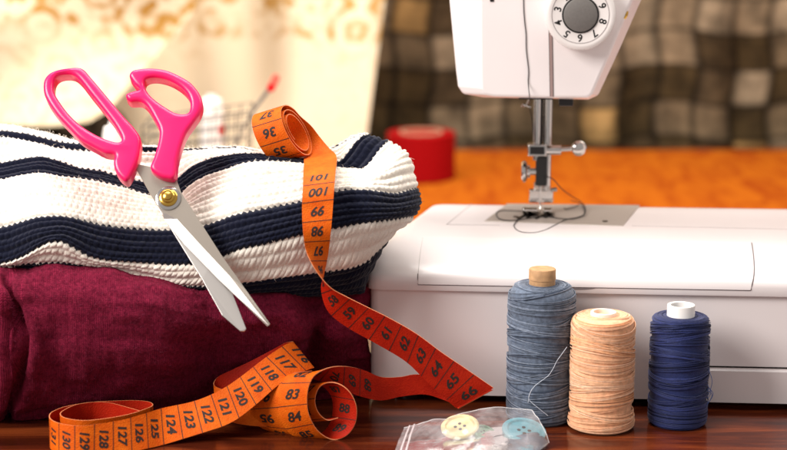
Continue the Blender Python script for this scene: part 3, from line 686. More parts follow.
def maroon_mat():
    m = mat('maroon_knit', '7a1436', rough=.95, spec=.08, sheen=.2); nt = m.node_tree; b = nt.nodes['Principled BSDF']
    b.inputs['Sheen Roughness'].default_value = .45; b.inputs['Sheen Tint'].default_value = lin('d8506e')+(1,)
    au = N(nt, 'ShaderNodeAttribute', attribute_name='ku'); av = N(nt, 'ShaderNodeAttribute', attribute_name='kv')
    def M(op, a, c=None, d=None):
        n = N(nt, 'ShaderNodeMath', operation=op)
        for i, q in enumerate((a, c, d)):
            if q is None: continue
            if isinstance(q, (int, float)): n.inputs[i].default_value = q
            else: nt.links.new(q, n.inputs[i])
        return n.outputs[0]
    tc = N(nt, 'ShaderNodeTexCoord'); nz = N(nt, 'ShaderNodeTexNoise', i_Scale=90., i_Detail=3.); nt.links.new(tc.outputs['Object'], nz.inputs['Vector'])
    U = M('ADD', au.outputs['Fac'], M('MULTIPLY', nz.outputs['Fac'], 1.6)); V = M('ADD', av.outputs['Fac'], M('MULTIPLY', nz.outputs['Fac'], 3.))
    fu = M('ABSOLUTE', M('SUBTRACT', M('FRACT', U), .5))
    vv = M('FRACT', M('SUBTRACT', V, M('MULTIPLY', fu, 1.3)))
    hv_ = M('MULTIPLY', M('MULTIPLY_ADD', M('SINE', M('MULTIPLY', vv, math.pi)), .8, .2), M('SUBTRACT', 1.0, M('POWER', M('MULTIPLY', fu, 2.), 3.)))
    n2 = N(nt, 'ShaderNodeTexNoise', i_Scale=1300., i_Detail=3.); nt.links.new(tc.outputs['Object'], n2.inputs['Vector'])
    ht = M('MULTIPLY_ADD', n2.outputs['Fac'], 1.1, hv_)
    bp = N(nt, 'ShaderNodeBump', i_Strength=1.); bp.inputs['Distance'].default_value = .0007; nt.links.new(ht, bp.inputs['Height']); nt.links.new(bp.outputs[0], b.inputs['Normal'])
    # worn pilling patches
    n3 = N(nt, 'ShaderNodeTexNoise', i_Scale=520., i_Detail=6., i_Roughness=.75); nt.links.new(tc.outputs['Object'], n3.inputs['Vector'])
    cr = N(nt, 'ShaderNodeValToRGB'); e = cr.color_ramp.elements; e[0].position = .35; e[0].color = lin('5c0a26')+(1,); e[1].position = .7; e[1].color = lin('a02a48')+(1,)
    nt.links.new(n3.outputs['Fac'], cr.inputs[0])
    hs = N(nt, 'ShaderNodeHueSaturation'); nt.links.new(cr.outputs[0], hs.inputs['Color'])
    nt.links.new(M('MULTIPLY_ADD', ht, .5, .55), hs.inputs['Value'])
    nt.links.new(hs.outputs[0], b.inputs['Base Color'])
    return m
mk = tag(big_grid('maroon_knit', PM, maroon_mat(), {'ku': np.repeat((duc/.09)[None], PM.shape[0], 0), 'kv': np.repeat((arcm/.09)[:,None], PM.shape[1], 1)}), 'folded maroon fine knit garment lying under the striped sweater', 'sweater')
fuzz(mk, PM, NM, mat('maroon_fibre', '7d2442', rough=.9), 5000, None, .17, 9, .005, 150, 520, 250)

# ================================================================== SCISSORS
SO = PY(169, 200, 87.6)                      # pivot
ex = Vector((1, 0, 0)); sl = R(57); ey = Vector((0, math.cos(sl), math.sin(sl))); ez = ex.cross(ey)   # ez faces the camera, tilted up
# the scissors lie in this plane, leaning on the slope of the sweater
def sc2(u, v, h=0.):
    d = ray(u, v); t = ((SO+ez*h)-C0).dot(ez)/d.dot(ez); q = C0+d*t-SO; return (q.dot(ex), q.dot(ey))
def sc3(x, y, h): return SO+ex*x+ey*y+ez*h
SCI = empty('scissors', sc3(0, 0, 0), 'pink handled scissors with steel blades leaning open on the striped sweater', 'scissors')
blade = mat('blade_steel', 'a0978c', rough=.4, metal=1., bump=.06, bscale=1500)
ground = mat('ground_edge', 'cfcac4', rough=.35, metal=1.)
pink = mat('pink_plastic', 'ee0f62', rough=.3, spec=.5, sss=.12)
def facet(mb, poly, h0, h1, mi=0):
    n = len(poly); P0 = [sc2(*p[:2]) for p in poly]
    vs = [sc3(a, b, h0) for a, b in P0]+[sc3(a, b, (p[2] if len(p) > 2 else h1)) for (a, b), p in zip(P0, poly)]
    mb.add(vs, [tuple(range(n))[::-1], tuple(range(n, 2*n))]+[(i, (i+1) % n, n+(i+1) % n, n+i) for i in range(n)], mi)
# front blade: flat flank and bright ground facet
mb = MB()
fl_r = [(133,163),(174,172),(181,192),(194,212),(222,256),(246,290),(270,324)]
fl_l = [(268.6,325.6),(229.8,276),(202,246.5),(177,219),(163,212.5),(156,203),(150,193)]
ce = [(267,326.4),(231,291.5),(219,280),(186,246),(164,219)]
hb = [.12,.2,.2,.2,.2]
o2 = [sc3(*sc2(*p, .2), .2) for p in fl_r[:-1]]+[sc3(*sc2(*fl_r[-1], .12), .12)]
i2 = [sc3(*sc2(*p, h), h) for p, h in zip(fl_l, [.12,.2,.2,.2,.2,.2,.2])]
c2 = [sc3(*sc2(*p, .05), .05) for p in ce]
n_ = len(fl_r)
top = o2+i2; mb.add(top, [tuple(range(len(top)))[::-1]], 0)
mb.add(i2[:5]+c2, [(i, i+1, 5+i+1, 5+i) for i in range(4)], 1)
mb.add([i2[4], c2[4], sc3(*sc2(162.2,215,.0), .0)], [(0,1,2)], 1)
ring = o2+c2+[i2[4], i2[5], i2[6]]; low = [p-ez*((p-SO).dot(ez)-.0) for p in ring]
mb.add(ring+low, [(i, (i+1) % len(ring), len(ring)+(i+1) % len(ring), len(ring)+i) for i in range(len(ring))]+[tuple(range(len(ring), 2*len(ring)))], 0)
FB = mb.build('blade', [blade, ground], SCI, smooth=0)
bm = bmesh.new(); bm.from_mesh(FB.data); bmesh.ops.remove_doubles(bm, verts=bm.verts, dist=1e-6); bmesh.ops.recalc_face_normals(bm, faces=bm.faces); bm.to_mesh(FB.data); bm.free()
# back blade
mb = MB()
facet(mb, [(158,208),(178,208),(212,262),(229,284,-.08),(246,328,-.12),(244,330.5,-.14),(240,330.3,-.12),(222,315,-.06),(202,279)], -.24, -.03, 0)
mb.build('blade', ground, SCI, smooth=0, bevel=.02)
# pivot
mb = MB(); mb.lathe([(.62,0),(.62,.05),(.56,.07),(.1,.07)], sc3(0,0,.2), ez, n=40); mb.build('washer', chrome, SCI)
mb = MB(); mb.lathe([(.46,.0),(.46,.10),(.40,.15),(.33,.16),(.33,.23),(.28,.27),(.22,.27),(.2,.33),(.12,.36),(.02,.365)], sc3(0,0,.265), ez, n=40); mb.build('pivot_screw', gold, SCI)
# handles (front outline measured; slab goes back from there)
HT = 1.05
def hmap(pts, h): return [sc2(u, v, h) for u, v in pts]
lo = [(81,67),(92,78),(108,97),(124,116),(134,127),(140,137),(139.5,150),(137,160),(132,172),(127,180),(121,178),(115,170),(113,161),(114,154),(104,152),(92,146),(80,139),(68,127),(57,115),(48,102),(43.5,92),(43,82),(46,75),(53,70),(66,67)]
lh = [(60,74),(71,73.5),(79,79),(90,93),(102,108),(114,124),(121,137),(118,141),(108,139),(95,133.5),(80,124),(68,112.5),(58,99),(53,89),(54,79)]
curve_solid([closed_smooth(hmap(lo, .75)), closed_smooth(hmap(lh, .75))], HT, .22, lambda x, y, h: sc3(x, y, h+.75-HT/2), 'handle', pink, SCI)
ro = [(129,75),(132,69.5),(140,67.5),(152,67),(166,69),(180,75),(191,82),(199,92),(202,101),(200,111),(193,122),(186,132),(181,145),(177,160),(174.5,176.5),(166,177.5),(156,173.5),(150,166.5),(154,155),(158,141),(159,129),(154,118),(147,106),(140,100.5),(129,100),(125.5,93.5),(133,90),(139,88),(134,83)]
rh = [(146,78),(155,76),(168,79),(180,86),(188,95),(190,105),(187,112),(176,112),(165,106),(155,99),(148,92),(144,84)]
curve_solid([closed_smooth(hmap(ro, .75)), closed_smooth(hmap(rh, .75))], HT, .22, lambda x, y, h: sc3(x, y, h+.75-HT/2), 'handle', pink, SCI)

# ================================================================== TAPE MEASURE
class Ribbon:
    def __init__(s, secs, n=14):
        A = np.array([a for a, b in secs]); B = np.array([b for a, b in secs])
        s.A = catmull(A, n); s.B = catmull(B, n); c = (s.A+s.B)/2
        s.L = np.concatenate([[0], np.cumsum(np.linalg.norm(np.diff(c, axis=0), axis=1))]); s.len = s.L[-1]
        T = np.gradient(c, axis=0); W = s.B-s.A; n_ = np.cross(T, W); s.N = n_/np.maximum(1e-9, np.linalg.norm(n_, axis=1, keepdims=True)); s.n = n
    def at(s, l, w, h=0):
        i = int(np.clip(np.searchsorted(s.L, l)-1, 0, len(s.L)-2)); t = (l-s.L[i])/max(1e-9, s.L[i+1]-s.L[i]); t = min(1, max(0, t))
        a = s.A[i]*(1-t)+s.A[i+1]*t; b = s.B[i]*(1-t)+s.B[i+1]*t; n = s.N[i]*(1-t)+s.N[i+1]*t
        return a*(1-w)+b*w+n*h
    def sheet(s, mb, u, v, red=False, th=.022, both=0):
        m = len(s.A); vs = []; sd = face_side(s, s.nearest(u, v)); sd = -sd if red else sd
        K_ = 3
        for sg in (1, -1):
            for i in range(m):
                for k in range(K_):
                    w = k/(K_-1); vs.append(s.A[i]*(1-w)+s.B[i]*w+s.N[i]*th*sg)
        fs = []; gs = []; o = m*K_
        for i in range(m-1):
            for k in range(K_-1):
                a = i*K_+k; fs.append((a, a+1, a+K_+1, a+K_)); gs.append((o+a, o+a+K_, o+a+K_+1, o+a+1))
        b0 = len(mb.v); mb.add(vs, fs, 0 if sd > 0 else 3); mb.f += [tuple(i+b0 for i in f) for f in gs]; mb.m += [3 if sd > 0 else 0]*len(gs); nq = both*(K_-1); L0 = len(mb.m)
        for q in range(nq): mb.m[L0-len(gs)+q] = 0; mb.m[L0-len(gs)-len(fs)+q] = 0
        fe = []
        for i in range(m-1):
            a = i*K_; fe.append((a, a+K_, o+a+K_, o+a)); a = i*K_+K_-1; fe.append((a, o+a, o+a+K_, a+K_))
        fe.append((0, K_-1, o+K_-1, o)); a = (m-1)*K_; fe.append((a, o+a, o+a+K_-1, a+K_-1))
        mb.f += [tuple(i+b0 for i in f) for f in fe]; mb.m += [2]*len(fe)
    def number(s, mb, txt, l, side, upsign, size=.62, th=.034, sx=1.0, wc=.5):
        vs, fs = text_mesh(str(txt), size*1.06, .2, .02)
        W = np.linalg.norm(s.at(l, 1)-s.at(l, 0))
        # text up runs along the tape (upsign), text right = up x normal
        i = int(np.clip(np.searchsorted(s.L, l)-1, 0, len(s.L)-2)); T = s.A[i+1]-s.A[i]+s.B[i+1]-s.B[i]; up = T*upsign; nn = s.N[i]*side
        right = np.cross(up, nn); ws = 1 if np.dot(right, s.B[i]-s.A[i]) > 0 else -1
        mb.add([s.at(l+b*upsign, wc+ws*a*sx/1.5, th*side) for a, b in vs], fs, 1)
    def tick(s, mb, l, side, w0=0., w1=1., th=.032, g=.018):
        mb.add([s.at(l-g, w0, th*side), s.at(l+g, w0, th*side), s.at(l+g, (w0+w1)/2, th*side), s.at(l+g, w1, th*side), s.at(l-g, w1, th*side), s.at(l-g, (w0+w1)/2, th*side)], [(0,1,2,5),(5,2,3,4)], 1)
    def nearest(s, u, v, a=0., b=None):
        best = None
        for l in np.linspace(a, b or s.len, 500):
            p = s.at(l, .5)-np.array(C0); z = p[1]*CP-p[2]*SP; uu = 393.5+FPX*p[0]/z; vv = 225-FPX*(p[1]*SP+p[2]*CP)/z
            d = (uu-u)**2+(vv-v)**2
            if best is None or d < best[0]: best = (d, l)
        return best[1]
def face_side(rb, l):
    i = int(np.clip(np.searchsorted(rb.L, l)-1, 0, len(rb.L)-2)); p = (rb.A[i]+rb.B[i])/2; return 1 if np.dot(rb.N[i], np.array(C0)-p) > 0 else -1
TM = MB()
# --- piece 1: curl on the sweater, hanging length, twist, and red stretch in front of the machine
secs = []
cx, cy_ = 297, 131.0; Mx, My = .47, .883; Nx, Ny = .883, -.47
yc = 91.6
def curlsec(th, sc):
    u = cx+29.5*sc*math.cos(th)*Mx+11*sc*math.sin(th)*Nx; v = cy_+29.5*sc*math.cos(th)*My+11*sc*math.sin(th)*Ny
    dy = 1.35*sc*math.sin(th); return PY(u, v, yc+dy), PY(u-29*(.97+.03*sc), v+9, yc+dy+.15)
inner = []
nst = 40
for i in range(nst):                          # inside to outside
    th = R(900-900*i/(nst-1))+R(112); sc = .58+.42*(i/(nst-1))
    inner.append(curlsec(th, sc))
for a, b in inner: secs.append((a, b))
secs.append((PY(311, 125.5, yc+1.5), PY(286, 139, yc+1.6))); secs.append((PY(320, 137, yc+1.35), PY(298, 150, yc+1.4)))
secs.append((PY(329, 148, yc+.7), PY(303, 157, yc+.6)))
# order inner end ... A is right edge; after the fold A is right edge again
fold_i = len(secs)
Rg = [(336.5,156.5,91.0),(335.5,172,88.5),(334,190,87.4),(332.8,208,86.9),(331,230,86.5),(329,248,86.7),(326.5,262,86.9),(323.5,276,87.3),(321.5,291,87.5),(328,311,87.2),(346,326.5,87.1),(375,343,87.1),(405,361,87.2),(425,380,87.3),(442,396,87.4),(456,408,87.5)]
Lf = [(304,161,90.7),(303.3,176,88.3),(302.5,194,87.1),(302,212,86.7),(303,232,86.3),(305.5,249,86.2),(311,262,85.9),(319.5,275.5,85.9),(331,288,86.0),(345,296,86.3),(366,306.5,86.6),(390,318.5,86.7),(416,333.5,86.8),(441,352,86.9),(466,369,87.0),(493.5,388,87.1)]
for r_, l_ in zip(Rg, Lf): secs.append((PY(*r_), PY(*l_)))
R1 = Ribbon(secs); R1.sheet(TM, 422, 353, True, both=(fold_i-1)*14)
# --- piece 2: folded end runs back to the left and winds into the ring on the table
def tog(ls): return [(PY(*a), PY(*b)) for a, b in ls]
tw = [((493,390,87.3),(458,409,87.7)),((470,386,88.2),(455,405,88.2)),((445,378,88.6),(441,399,88.6)),((417,374.5,88.7),(424,394.5,88.6)),((400,377,88.5),(402,396.5,88.4)),((381,377,88.1),(381,400.5,88.0)),((363,370,87.4),(362,397,87.3)),((346,366.5,86.5),(345,391,86.8)),((330,367.5,85.5),(317,380,86.6)),((317,373.5,85.0),(292,374,86.0)),((310,383,84.8),(282,384,85.8)),((307,398,84.7),(278,400,85.7)),((309,415,84.7),(281,420,85.6)),((318,431,84.9),(292,435,85.7)),((332,439.5,85.1),(306,438.5,85.9)),((346,436,85.1),(322,433,85.9)),((355,424,85.1),(331,421,85.9)),((356.5,408,85.1),(333,403,85.9)),((351,394,85.1),(328,391,85.9)),((341,385,85.1),(318,384,85.9)),((329,382.5,85.1),(305,385,85.9)),((319,388,85.1),(296,392,85.9)),((315,400,85.1),(293,403,85.8)),((318,412,85.1),(297,415,85.8)),((327,420,85.2),(304,422,85.8)),((338,418,85.2),(316,420,85.8))]
R2 = Ribbon(tog(tw)); R2.sheet(TM, 293, 417)
# --- piece 2b: second turn of the coil, then the stretch that turns up behind and folds over at the top
tw = [((312,371,86.6),(287,372,87.2)),((292,374,86.0),(268,384,86.9)),((283,383,85.9),(255,393,86.8)),((279,398,85.8),(248.5,404,86.7)),((282,418,85.8),(250,416,86.6)),((292,432,85.9),(262,428,86.5)),((306,438,86.0),(284,434,86.5)),((322,435,86.3),(300,432,86.7))]
R2b = Ribbon(tog(tw)); R2b.sheet(TM, 266, 398)
tw = [((286,404,87.0),(288,430,86.4)),((262,399,87.0),(264,427,86.3)),((240,394,87.0),(244,425,86.3)),((224,390,87.1),(228,421,86.4)),((214,385,87.6),(216,412,87.0)),((218,377,88.1),(221,402,87.6)),((232,370,88.3),(238,394,87.8)),((251,361,88.3),(259,385,87.8)),((272,350,88.0),(286,376,87.6)),((285,343,87.7),(306,371,87.3)),((293,342,87.3),(314,368,86.9)),((286,344.5,87.0),(309,369.5,86.6)),((274,352,86.8),(298,374,86.3)),((260,362,86.6),(280,384,86.0)),((242,376,86.4),(258,403,85.6)),((227,386.5,86.2),(239,418,85.2)),((213,394,86.0),(224,426,85.0)),((200,399.5,85.9),(209,431,84.8)),((186,403.5,85.8),(193,436,84.7))]
t3 = tog(tw)
def zz(u, v, vb_=None, z=1.5): return PZ(u, v, z)
lowL = [((162,408.5),(165,444.5)),((144,414),(146,449)),((124,419.5),(125,453)),((98.5,424),(98,456)),((78,426),(78,457)),((60,423.5),(60,454)),((51,419.5),(51,449))]
for a, b in lowL: t3.append((PZ(*a, 1.52), PZ(*b, .06)))
for a in ((49.5,415.5),(53,411.5),(66,406.5),(90,402.5),(114,401),(135,400.5),(149,402),(152.5,405.5),(144,409.5),(128,414.5),(106,418.5),(84,420.5),(67,418.5),(60.5,415),(63,410.8),(76,404.8),(93,402.2),(110,403),(126,407),(140,411)):
    p = PZ(*a, 1.52); t3.append((p, Vector((p.x, p.y+.02, .05))))
R3 = Ribbon(t3, 10); R3.sheet(TM, 260, 378)
# numbers. side is chosen so that the printed face looks at the camera at the anchor
def run(rb, num, u, v, step, upsign, lo, hi, dn, lim=None, size=.62, l0=None):
    """numbers num.. spaced one cm along the ribbon around the anchor pixel"""
    la = rb.nearest(u, v) if l0 is None else l0; sd = face_side(rb, la)
    for k in range(lo, hi+1):
        l = la+k*step
        if l < .2 or l > rb.len-.2: continue
        rb.number(TM, num+k*dn, l, sd, upsign, size); rb.tick(TM, l+step/2, sd)
run(R1, 63, 422, 353, 1.06, -1, -6, 4, 1)
run(R1, 99, 318, 212, 1.0, 1, -2, 3, -1)
run(R1, 36, 0, 0, 1.1, -1, -2, 2, 1, l0=R1.nearest(274, 131, R1.L[20*14], R1.L[34*14]))
run(R2, 84, 293, 417, 1.15, -1, -3, 8, 1, size=.66)
run(R2, 69, 343, 380, 1.1, -1, -1, 4, 1, l0=R2.nearest(352, 381, 0, R2.L[8*14]))
run(R2, 88, 345, 410, 1.1, 1, -1, 1, -1, l0=R2.nearest(346, 408, R2.L[15*14], R2.L[20*14]))
run(R2b, 94, 266, 398, 1.1, 1, -1, 3, 1, size=.62)
run(R3, 118, 270, 372, .93, -1, -2, 21, 1, size=.58)
def tape_mat(name, ca, cb):
    m = mat(name, ca, rough=.6, spec=.15); nt = m.node_tree; b = nt.nodes['Principled BSDF']
    tc = N(nt, 'ShaderNodeTexCoord'); nz = N(nt, 'ShaderNodeTexNoise', i_Scale=120., i_Detail=6., i_Roughness=.7); nt.links.new(tc.outputs['Object'], nz.inputs['Vector'])
    cr = N(nt, 'ShaderNodeValToRGB'); e = cr.color_ramp.elements; e[0].position = .3; e[0].color = lin(ca)+(1,); e[1].position = .75; e[1].color = lin(cb)+(1,)
    nt.links.new(nz.outputs['Fac'], cr.inputs[0]); nt.links.new(cr.outputs[0], b.inputs['Base Color'])
    vo = N(nt, 'ShaderNodeTexVoronoi', i_Scale=1400.); nt.links.new(tc.outputs['Object'], vo.inputs['Vector'])
    bp = N(nt, 'ShaderNodeBump', i_Strength=.5); bp.inputs['Distance'].default_value = .0003; nt.links.new(vo.outputs['Distance'], bp.inputs['Height']); nt.links.new(bp.outputs[0], b.inputs['Normal'])
    b.inputs['Subsurface Weight'].default_value = .0
    return m
tape = TM.build('tape_measure', [tape_mat('orange_tape','c64a00','dd6a0c'), mat('tape_ink', '241006', rough=.7), mat('tape_edge', 'e98d5c', rough=.6), tape_mat('shaded_red_side','a01604','b82506')], None, smooth=40)  # redder back of the tape: its shade is put into the colour
tag(tape, 'orange tape measure with black numbers, coiled on the sweater and looping down onto the table', 'tape measure')

# ================================================================== THREAD SPOOLS
def spool(name, label, u, y, Rr, z1, prof, thread_m, core_prof, core_m, cat='thread spool', dens=1.0, seed=1, extra=None):
    x = PY(u, 380, y).x; c = Vector((x, y, 0))
    x = (u-393.5)/FPX*((y*CP)+(HC-z1/2)*SP); c = Vector((x, y, 0))
    sp_ = empty(name, c, label, cat, 'spools of thread in front of the sewing machine')
    rg = random.Random(seed)
    mb = MB(); mb.lathe([(max(.01, r-.05), z) for r, z in prof], c, n=64)
    # profile by arc length
    pa = np.array(prof); L = np.concatenate([[0], np.cumsum(np.linalg.norm(np.diff(pa, axis=0), axis=1))])
    def pr(l): l = min(max(l, 0), L[-1]); return np.interp(l, L, pa[:,0]), np.interp(l, L, pa[:,1])
    n = int(L[-1]/.042*dens); SEG = 56
    band_t = 0; band_p = 0; left = 0; lay = 0
    for i in range(n):
        if left <= 0: left = rg.randint(4, 12); band_t = rg.choice((-1, 1))*rg.uniform(.05, .5); band_p = rg.uniform(0, 6.28); lay = rg.uniform(0, .035)
        left -= 1; l = L[-1]*(i+.5)/n+rg.uniform(-.02, .02); tl = band_t*rg.uniform(.7, 1.2); ph = band_p+rg.uniform(-.2, .2)
        edge = min(1, (l-.2)/.8, (L[-1]-l)/.9); tl *= max(0, edge); pts = []
        dr = lay+rg.uniform(-.012, .016)
        for k in range(SEG):
            a = 2*math.pi*k/SEG; r, z = pr(l+tl*math.sin(a+ph)); pts.append(c+Vector(((r+dr)*math.cos(a), (r+dr)*math.sin(a), z)))
        mb.tube(pts, rg.uniform(.022, .032), 4, closed=True, mi=rg.choice((0,0,0,1,2)))
    if extra:
        for e in extra: mb.tube(catmull(e, 8), .016, 5, mi=3)
    T_ = mb.build('wound_thread', thread_m, sp_, smooth=80)
    mb = MB(); mb.lathe(core_prof, c, n=40); mb.build('spool_core', core_m, sp_, smooth=40)
    return sp_
def tm(name, a, b, c_, loose=None, nz=.16):
    return [mat(name, a, rough=.6, spec=.3, sheen=.2, noise=nz, nscale=500, bump=.5, bscale=2200), mat(name+'_light', b, rough=.6, spec=.3, sheen=.2, noise=nz, nscale=500, bump=.5, bscale=2200), mat(name+'_deep', c_, rough=.65, spec=.25, noise=nz, nscale=500), mat(name+'_end', loose or b, rough=.6)]
def barrel(R_, zt, zb=.12, rt=.55, flare=0., cr=.75):
    p = [(R_*.86, zb*.2), (R_*.97+flare, zb+.05), (R_+flare, zb+.2), (R_+flare*.7, zb+.45), (R_, zb+.8)]
    p += [(R_+.01, zt*.5)]
    for a in np.linspace(0, math.pi/2, 8): p.append((R_-rt+rt*math.cos(a), zt-rt+rt*math.sin(a)))
    p.append((cr, zt-.02)); return p
woodcore = mat('pale_wood', 'bd9368', rough=.7, noise=.22, nscale=260, bump=.4, bscale=400)
wp = [(.66,.05),(.66,7.35),(.69,7.38),(.69,7.86),(.66,7.92),(.1,7.94)]
gx = 541
yG = 88.6
def onf(u, v, y): return PY(u, v, y)
loose = [[onf(567,347,86.9), onf(562,354,86.75), onf(557,361,86.7), onf(553,369,86.7), onf(548,376,86.75), onf(540,382,86.8), onf(534,387,86.8), onf(530,394,86.8), onf(528,403,86.85)], [onf(532,389,86.8), onf(529,396,86.75), onf(530,401,86.75), onf(538,408,86.7), onf(548,416,86.7)]]
spool('thread_spool', 'tall grey-blue thread spool with a wooden core, leftmost of the three spools', gx, yG, 1.72, 7.1, barrel(1.7, 7.12, rt=.62, cr=.64), tm('blue_grey_thread', '606c7e', '808b9c', '434e60', 'ccd4e0', .3), wp, woodcore, seed=3, extra=loose)
spool('thread_spool', 'peach thread spool with a pale hollow core, standing between the grey-blue and navy spools', 602, 87.25, 1.6, 5.8, barrel(1.58, 5.86, rt=.5, flare=.1, cr=.6), tm('peach_thread', 'f4bd92', 'f8cba6', 'ecae80'), [(.66,.05),(.66,5.95),(.64,6.02),(.58,6.04),(.5,6.02),(.48,5.3),(.1,5.3)], mat('frosted_plastic', 'efe2d6', rough=.35, sss=.2), seed=5, dens=1.05)
nl = [[onf(705,365,87.5), onf(709,371,87.3), onf(712,380,87.2), onf(711,388,87.2), onf(708,395,87.2), onf(705,392,87.3), onf(709,389,87.2), onf(713,394,87.2), onf(709,402,87.2), onf(704,404,87.3)], [onf(704,378,87.3), onf(708,386,87.2), onf(711,392,87.2), onf(708,398,87.2), onf(705,396,87.2), onf(708,391,87.15), onf(712,396,87.2), onf(706,407,87.2)]]
spool('thread_spool', 'navy blue thread spool with a white plastic core, rightmost of the three spools', 679, 87.8, 1.5, 5.7, barrel(1.47, 5.68, rt=.4, cr=.7), tm('navy_thread', '1e2a5c', '2b3874', '121939', '5a78b8'), [(.7,.05),(.7,6.2),(.68,6.24),(.58,6.25),(.52,6.22),(.5,5.6),(.1,5.6)], mat('white_core', 'efece6', rough=.4), seed=11, extra=nl)

# ================================================================== BAG OF BUTTONS
# a flat zip bag lying on the table, its far side lifted by the buttons inside
bag_m = bpy.data.materials.new('clear_plastic_film'); bag_m.use_nodes = True; nt = bag_m.node_tree; nt.nodes.clear()
out = N(nt, 'ShaderNodeOutputMaterial'); tr = N(nt, 'ShaderNodeBsdfTransparent'); gl = N(nt, 'ShaderNodeBsdfGlossy', i_Roughness=.12); df = N(nt, 'ShaderNodeBsdfDiffuse')
df.inputs['Color'].default_value = (.8,.74,.74,1); gl.inputs['Color'].default_value = (1,1,1,1)
fz = N(nt, 'ShaderNodeFresnel', i_IOR=1.5); m1 = N(nt, 'ShaderNodeMixShader'); m2_ = N(nt, 'ShaderNodeMixShader')
tc = N(nt, 'ShaderNodeTexCoord'); nz = N(nt, 'ShaderNodeTexNoise', i_Scale=110., i_Detail=5.); nt.links.new(tc.outputs['Object'], nz.inputs['Vector'])
mr = N(nt, 'ShaderNodeMapRange', i_To_Min=.08, i_To_Max=.3); mr.inputs['From Min'].default_value = .35; mr.inputs['From Max'].default_value = .7
nt.links.new(nz.outputs['Fac'], mr.inputs['Value']); nt.links.new(mr.outputs[0], m1.inputs[0]); nt.links.new(tr.outputs[0], m1.inputs[1]); nt.links.new(df.outputs[0], m1.inputs[2])
nt.links.new(fz.outputs[0], m2_.inputs[0]); nt.links.new(m1.outputs[0], m2_.inputs[1]); nt.links.new(gl.outputs[0], m2_.inputs[2]); nt.links.new(m2_.outputs[0], out.inputs['Surface'])
n2 = N(nt, 'ShaderNodeTexNoise', i_Scale=160., i_Detail=4.); nt.links.new(tc.outputs['Object'], n2.inputs['Vector'])
bp = N(nt, 'ShaderNodeBump', i_Strength=.3); bp.inputs['Distance'].default_value = .0008; nt.links.new(n2.outputs['Fac'], bp.inputs['Height'])
nt.links.new(bp.outputs[0], gl.inputs['Normal']); nt.links.new(bp.outputs[0], fz.inputs['Normal'])
# corners of the bag (table cm): far-left, far-right, near-right, near-left
c_fl = PY(409, 424.5, 85.4); c_fl = PZ(404, 428, .75); c_fr = PY(508, 402.5, 86.0); c_mr = PZ(549, 440, .35); c_nl = PZ(388, 468, .1); c_nr = PZ(528, 470, .1)
BAG = empty('zip_bag', PZ(470, 445, 0), 'clear plastic zip bag of buttons lying on the table before the grey-blue spool', 'bag')
def bag_pt(a, b, up):
    # a: 0 left (zip end) .. 1 right ; b: 0 near .. 1 far
    near = c_nl.lerp(c_nr, a); far = c_fl.lerp(c_fr, a)
    if a > .72:
        k = (a-.72)/.28; far = far.lerp(PY(532, 408.5, 85.6), k); near = near.lerp(PZ(549, 442, .3), k**1.3)
    p = near.lerp(far, b)
    if up:
        q = 4*b*(1-b); w = max(0, math.sin(math.pi*min(1, a*1.02)))
        p = p+Vector((0, -.05, .42*q*(.2+.8*w)))
        p.z += .16*mn.noise(Vector((a*5, b*2.2, 1.3)))+.05*mn.noise(Vector((a*12+b*4, b*5, 5.)))
        p.z += .16*abs(mn.noise(Vector((a*5-b*3, 2., b*1.2))))
    else: p.z = max(.03, p.z-1.0*b)
    return p
mb = MB(); nu_, nv_ = 70, 44
for up in (True, False):
    vs = [bag_pt(i/(nu_-1), j/(nv_-1), up) for i in range(nu_) for j in range(nv_)]
    mb.add(vs, [(i*nv_+j, (i+1)*nv_+j, (i+1)*nv_+j+1, i*nv_+j+1) for i in range(nu_-1) for j in range(nv_-1)])
mb.build('bag_film', bag_m, BAG, smooth=180)
mb = MB()
for a in (.055, .10): mb.tube([bag_pt(a, b, True)+Vector((0,0,.03)) for b in np.linspace(0, 1, 24)], .05, 6)
mb.build('zip_strip', mat('zip_plastic', 'd9cccc', rough=.25, alpha=.75), BAG)
mb = MB(); mb.tube([bag_pt(t, 1, True) for t in np.linspace(0, 1, 60)], .018, 5); mb.tube([bag_pt(1, b, True) for b in np.linspace(0, 1, 30)], .02, 5)
mb.build('bag_seam', mat('seam_plastic', 'e6e2e2', rough=.2, alpha=.7), BAG)
def button(c, r, tilt, turn, m, label, th=.22, four=True):
    mb = MB(); M_ = Matrix.Rotation(turn, 3, 'Z') @ Matrix.Rotation(tilt, 3, 'X'); ax = M_ @ Vector((0,0,1)); c = Vector(c)
    mb.lathe([(.02,-th/2),(r*.9,-th/2),(r,-th*.2),(r,th*.25),(r*.93,th*.5),(r*.78,th*.5),(r*.7,th*.15),(r*.1,th*.12)], c, ax, n=44)
    u = ax.orthogonal().normalized(); w = ax.cross(u)
    for k in range(4):
        a = math.pi/4+k*math.pi/2; mb.lathe([(r*.09,0),(r*.09,.012),(.001,.013)], c+(u*math.cos(a)+w*math.sin(a))*r*.24+ax*th*.13, ax, n=12, mi=1)
    o = mb.build('button', [m, dark], None, smooth=30); tag(o, label, 'button', 'buttons in the zip bag'); return o
button(PY(460, 427, 85.35), .95, R(20), R(-18), mat('cream_button', 'dfcf95', rough=.35, noise=.05, nscale=300), 'cream four-hole button showing through the left of the zip bag')
button(PY(524, 431, 85.1), 1.1, R(16), R(22), mat('teal_button', '67aab8', rough=.3, noise=.05, nscale=300), 'large pale teal button showing through the right of the zip bag')
button(PY(505, 444, 84.0), .8, R(10), R(0), mat('brown_button', '2c211b', rough=.35), 'dark brown button at the near edge of the zip bag')
button(PY(484, 433, 85.1), .6, R(18), R(40), mat('green_button', '6f8f74', rough=.35), 'small green button between the cream and teal ones')

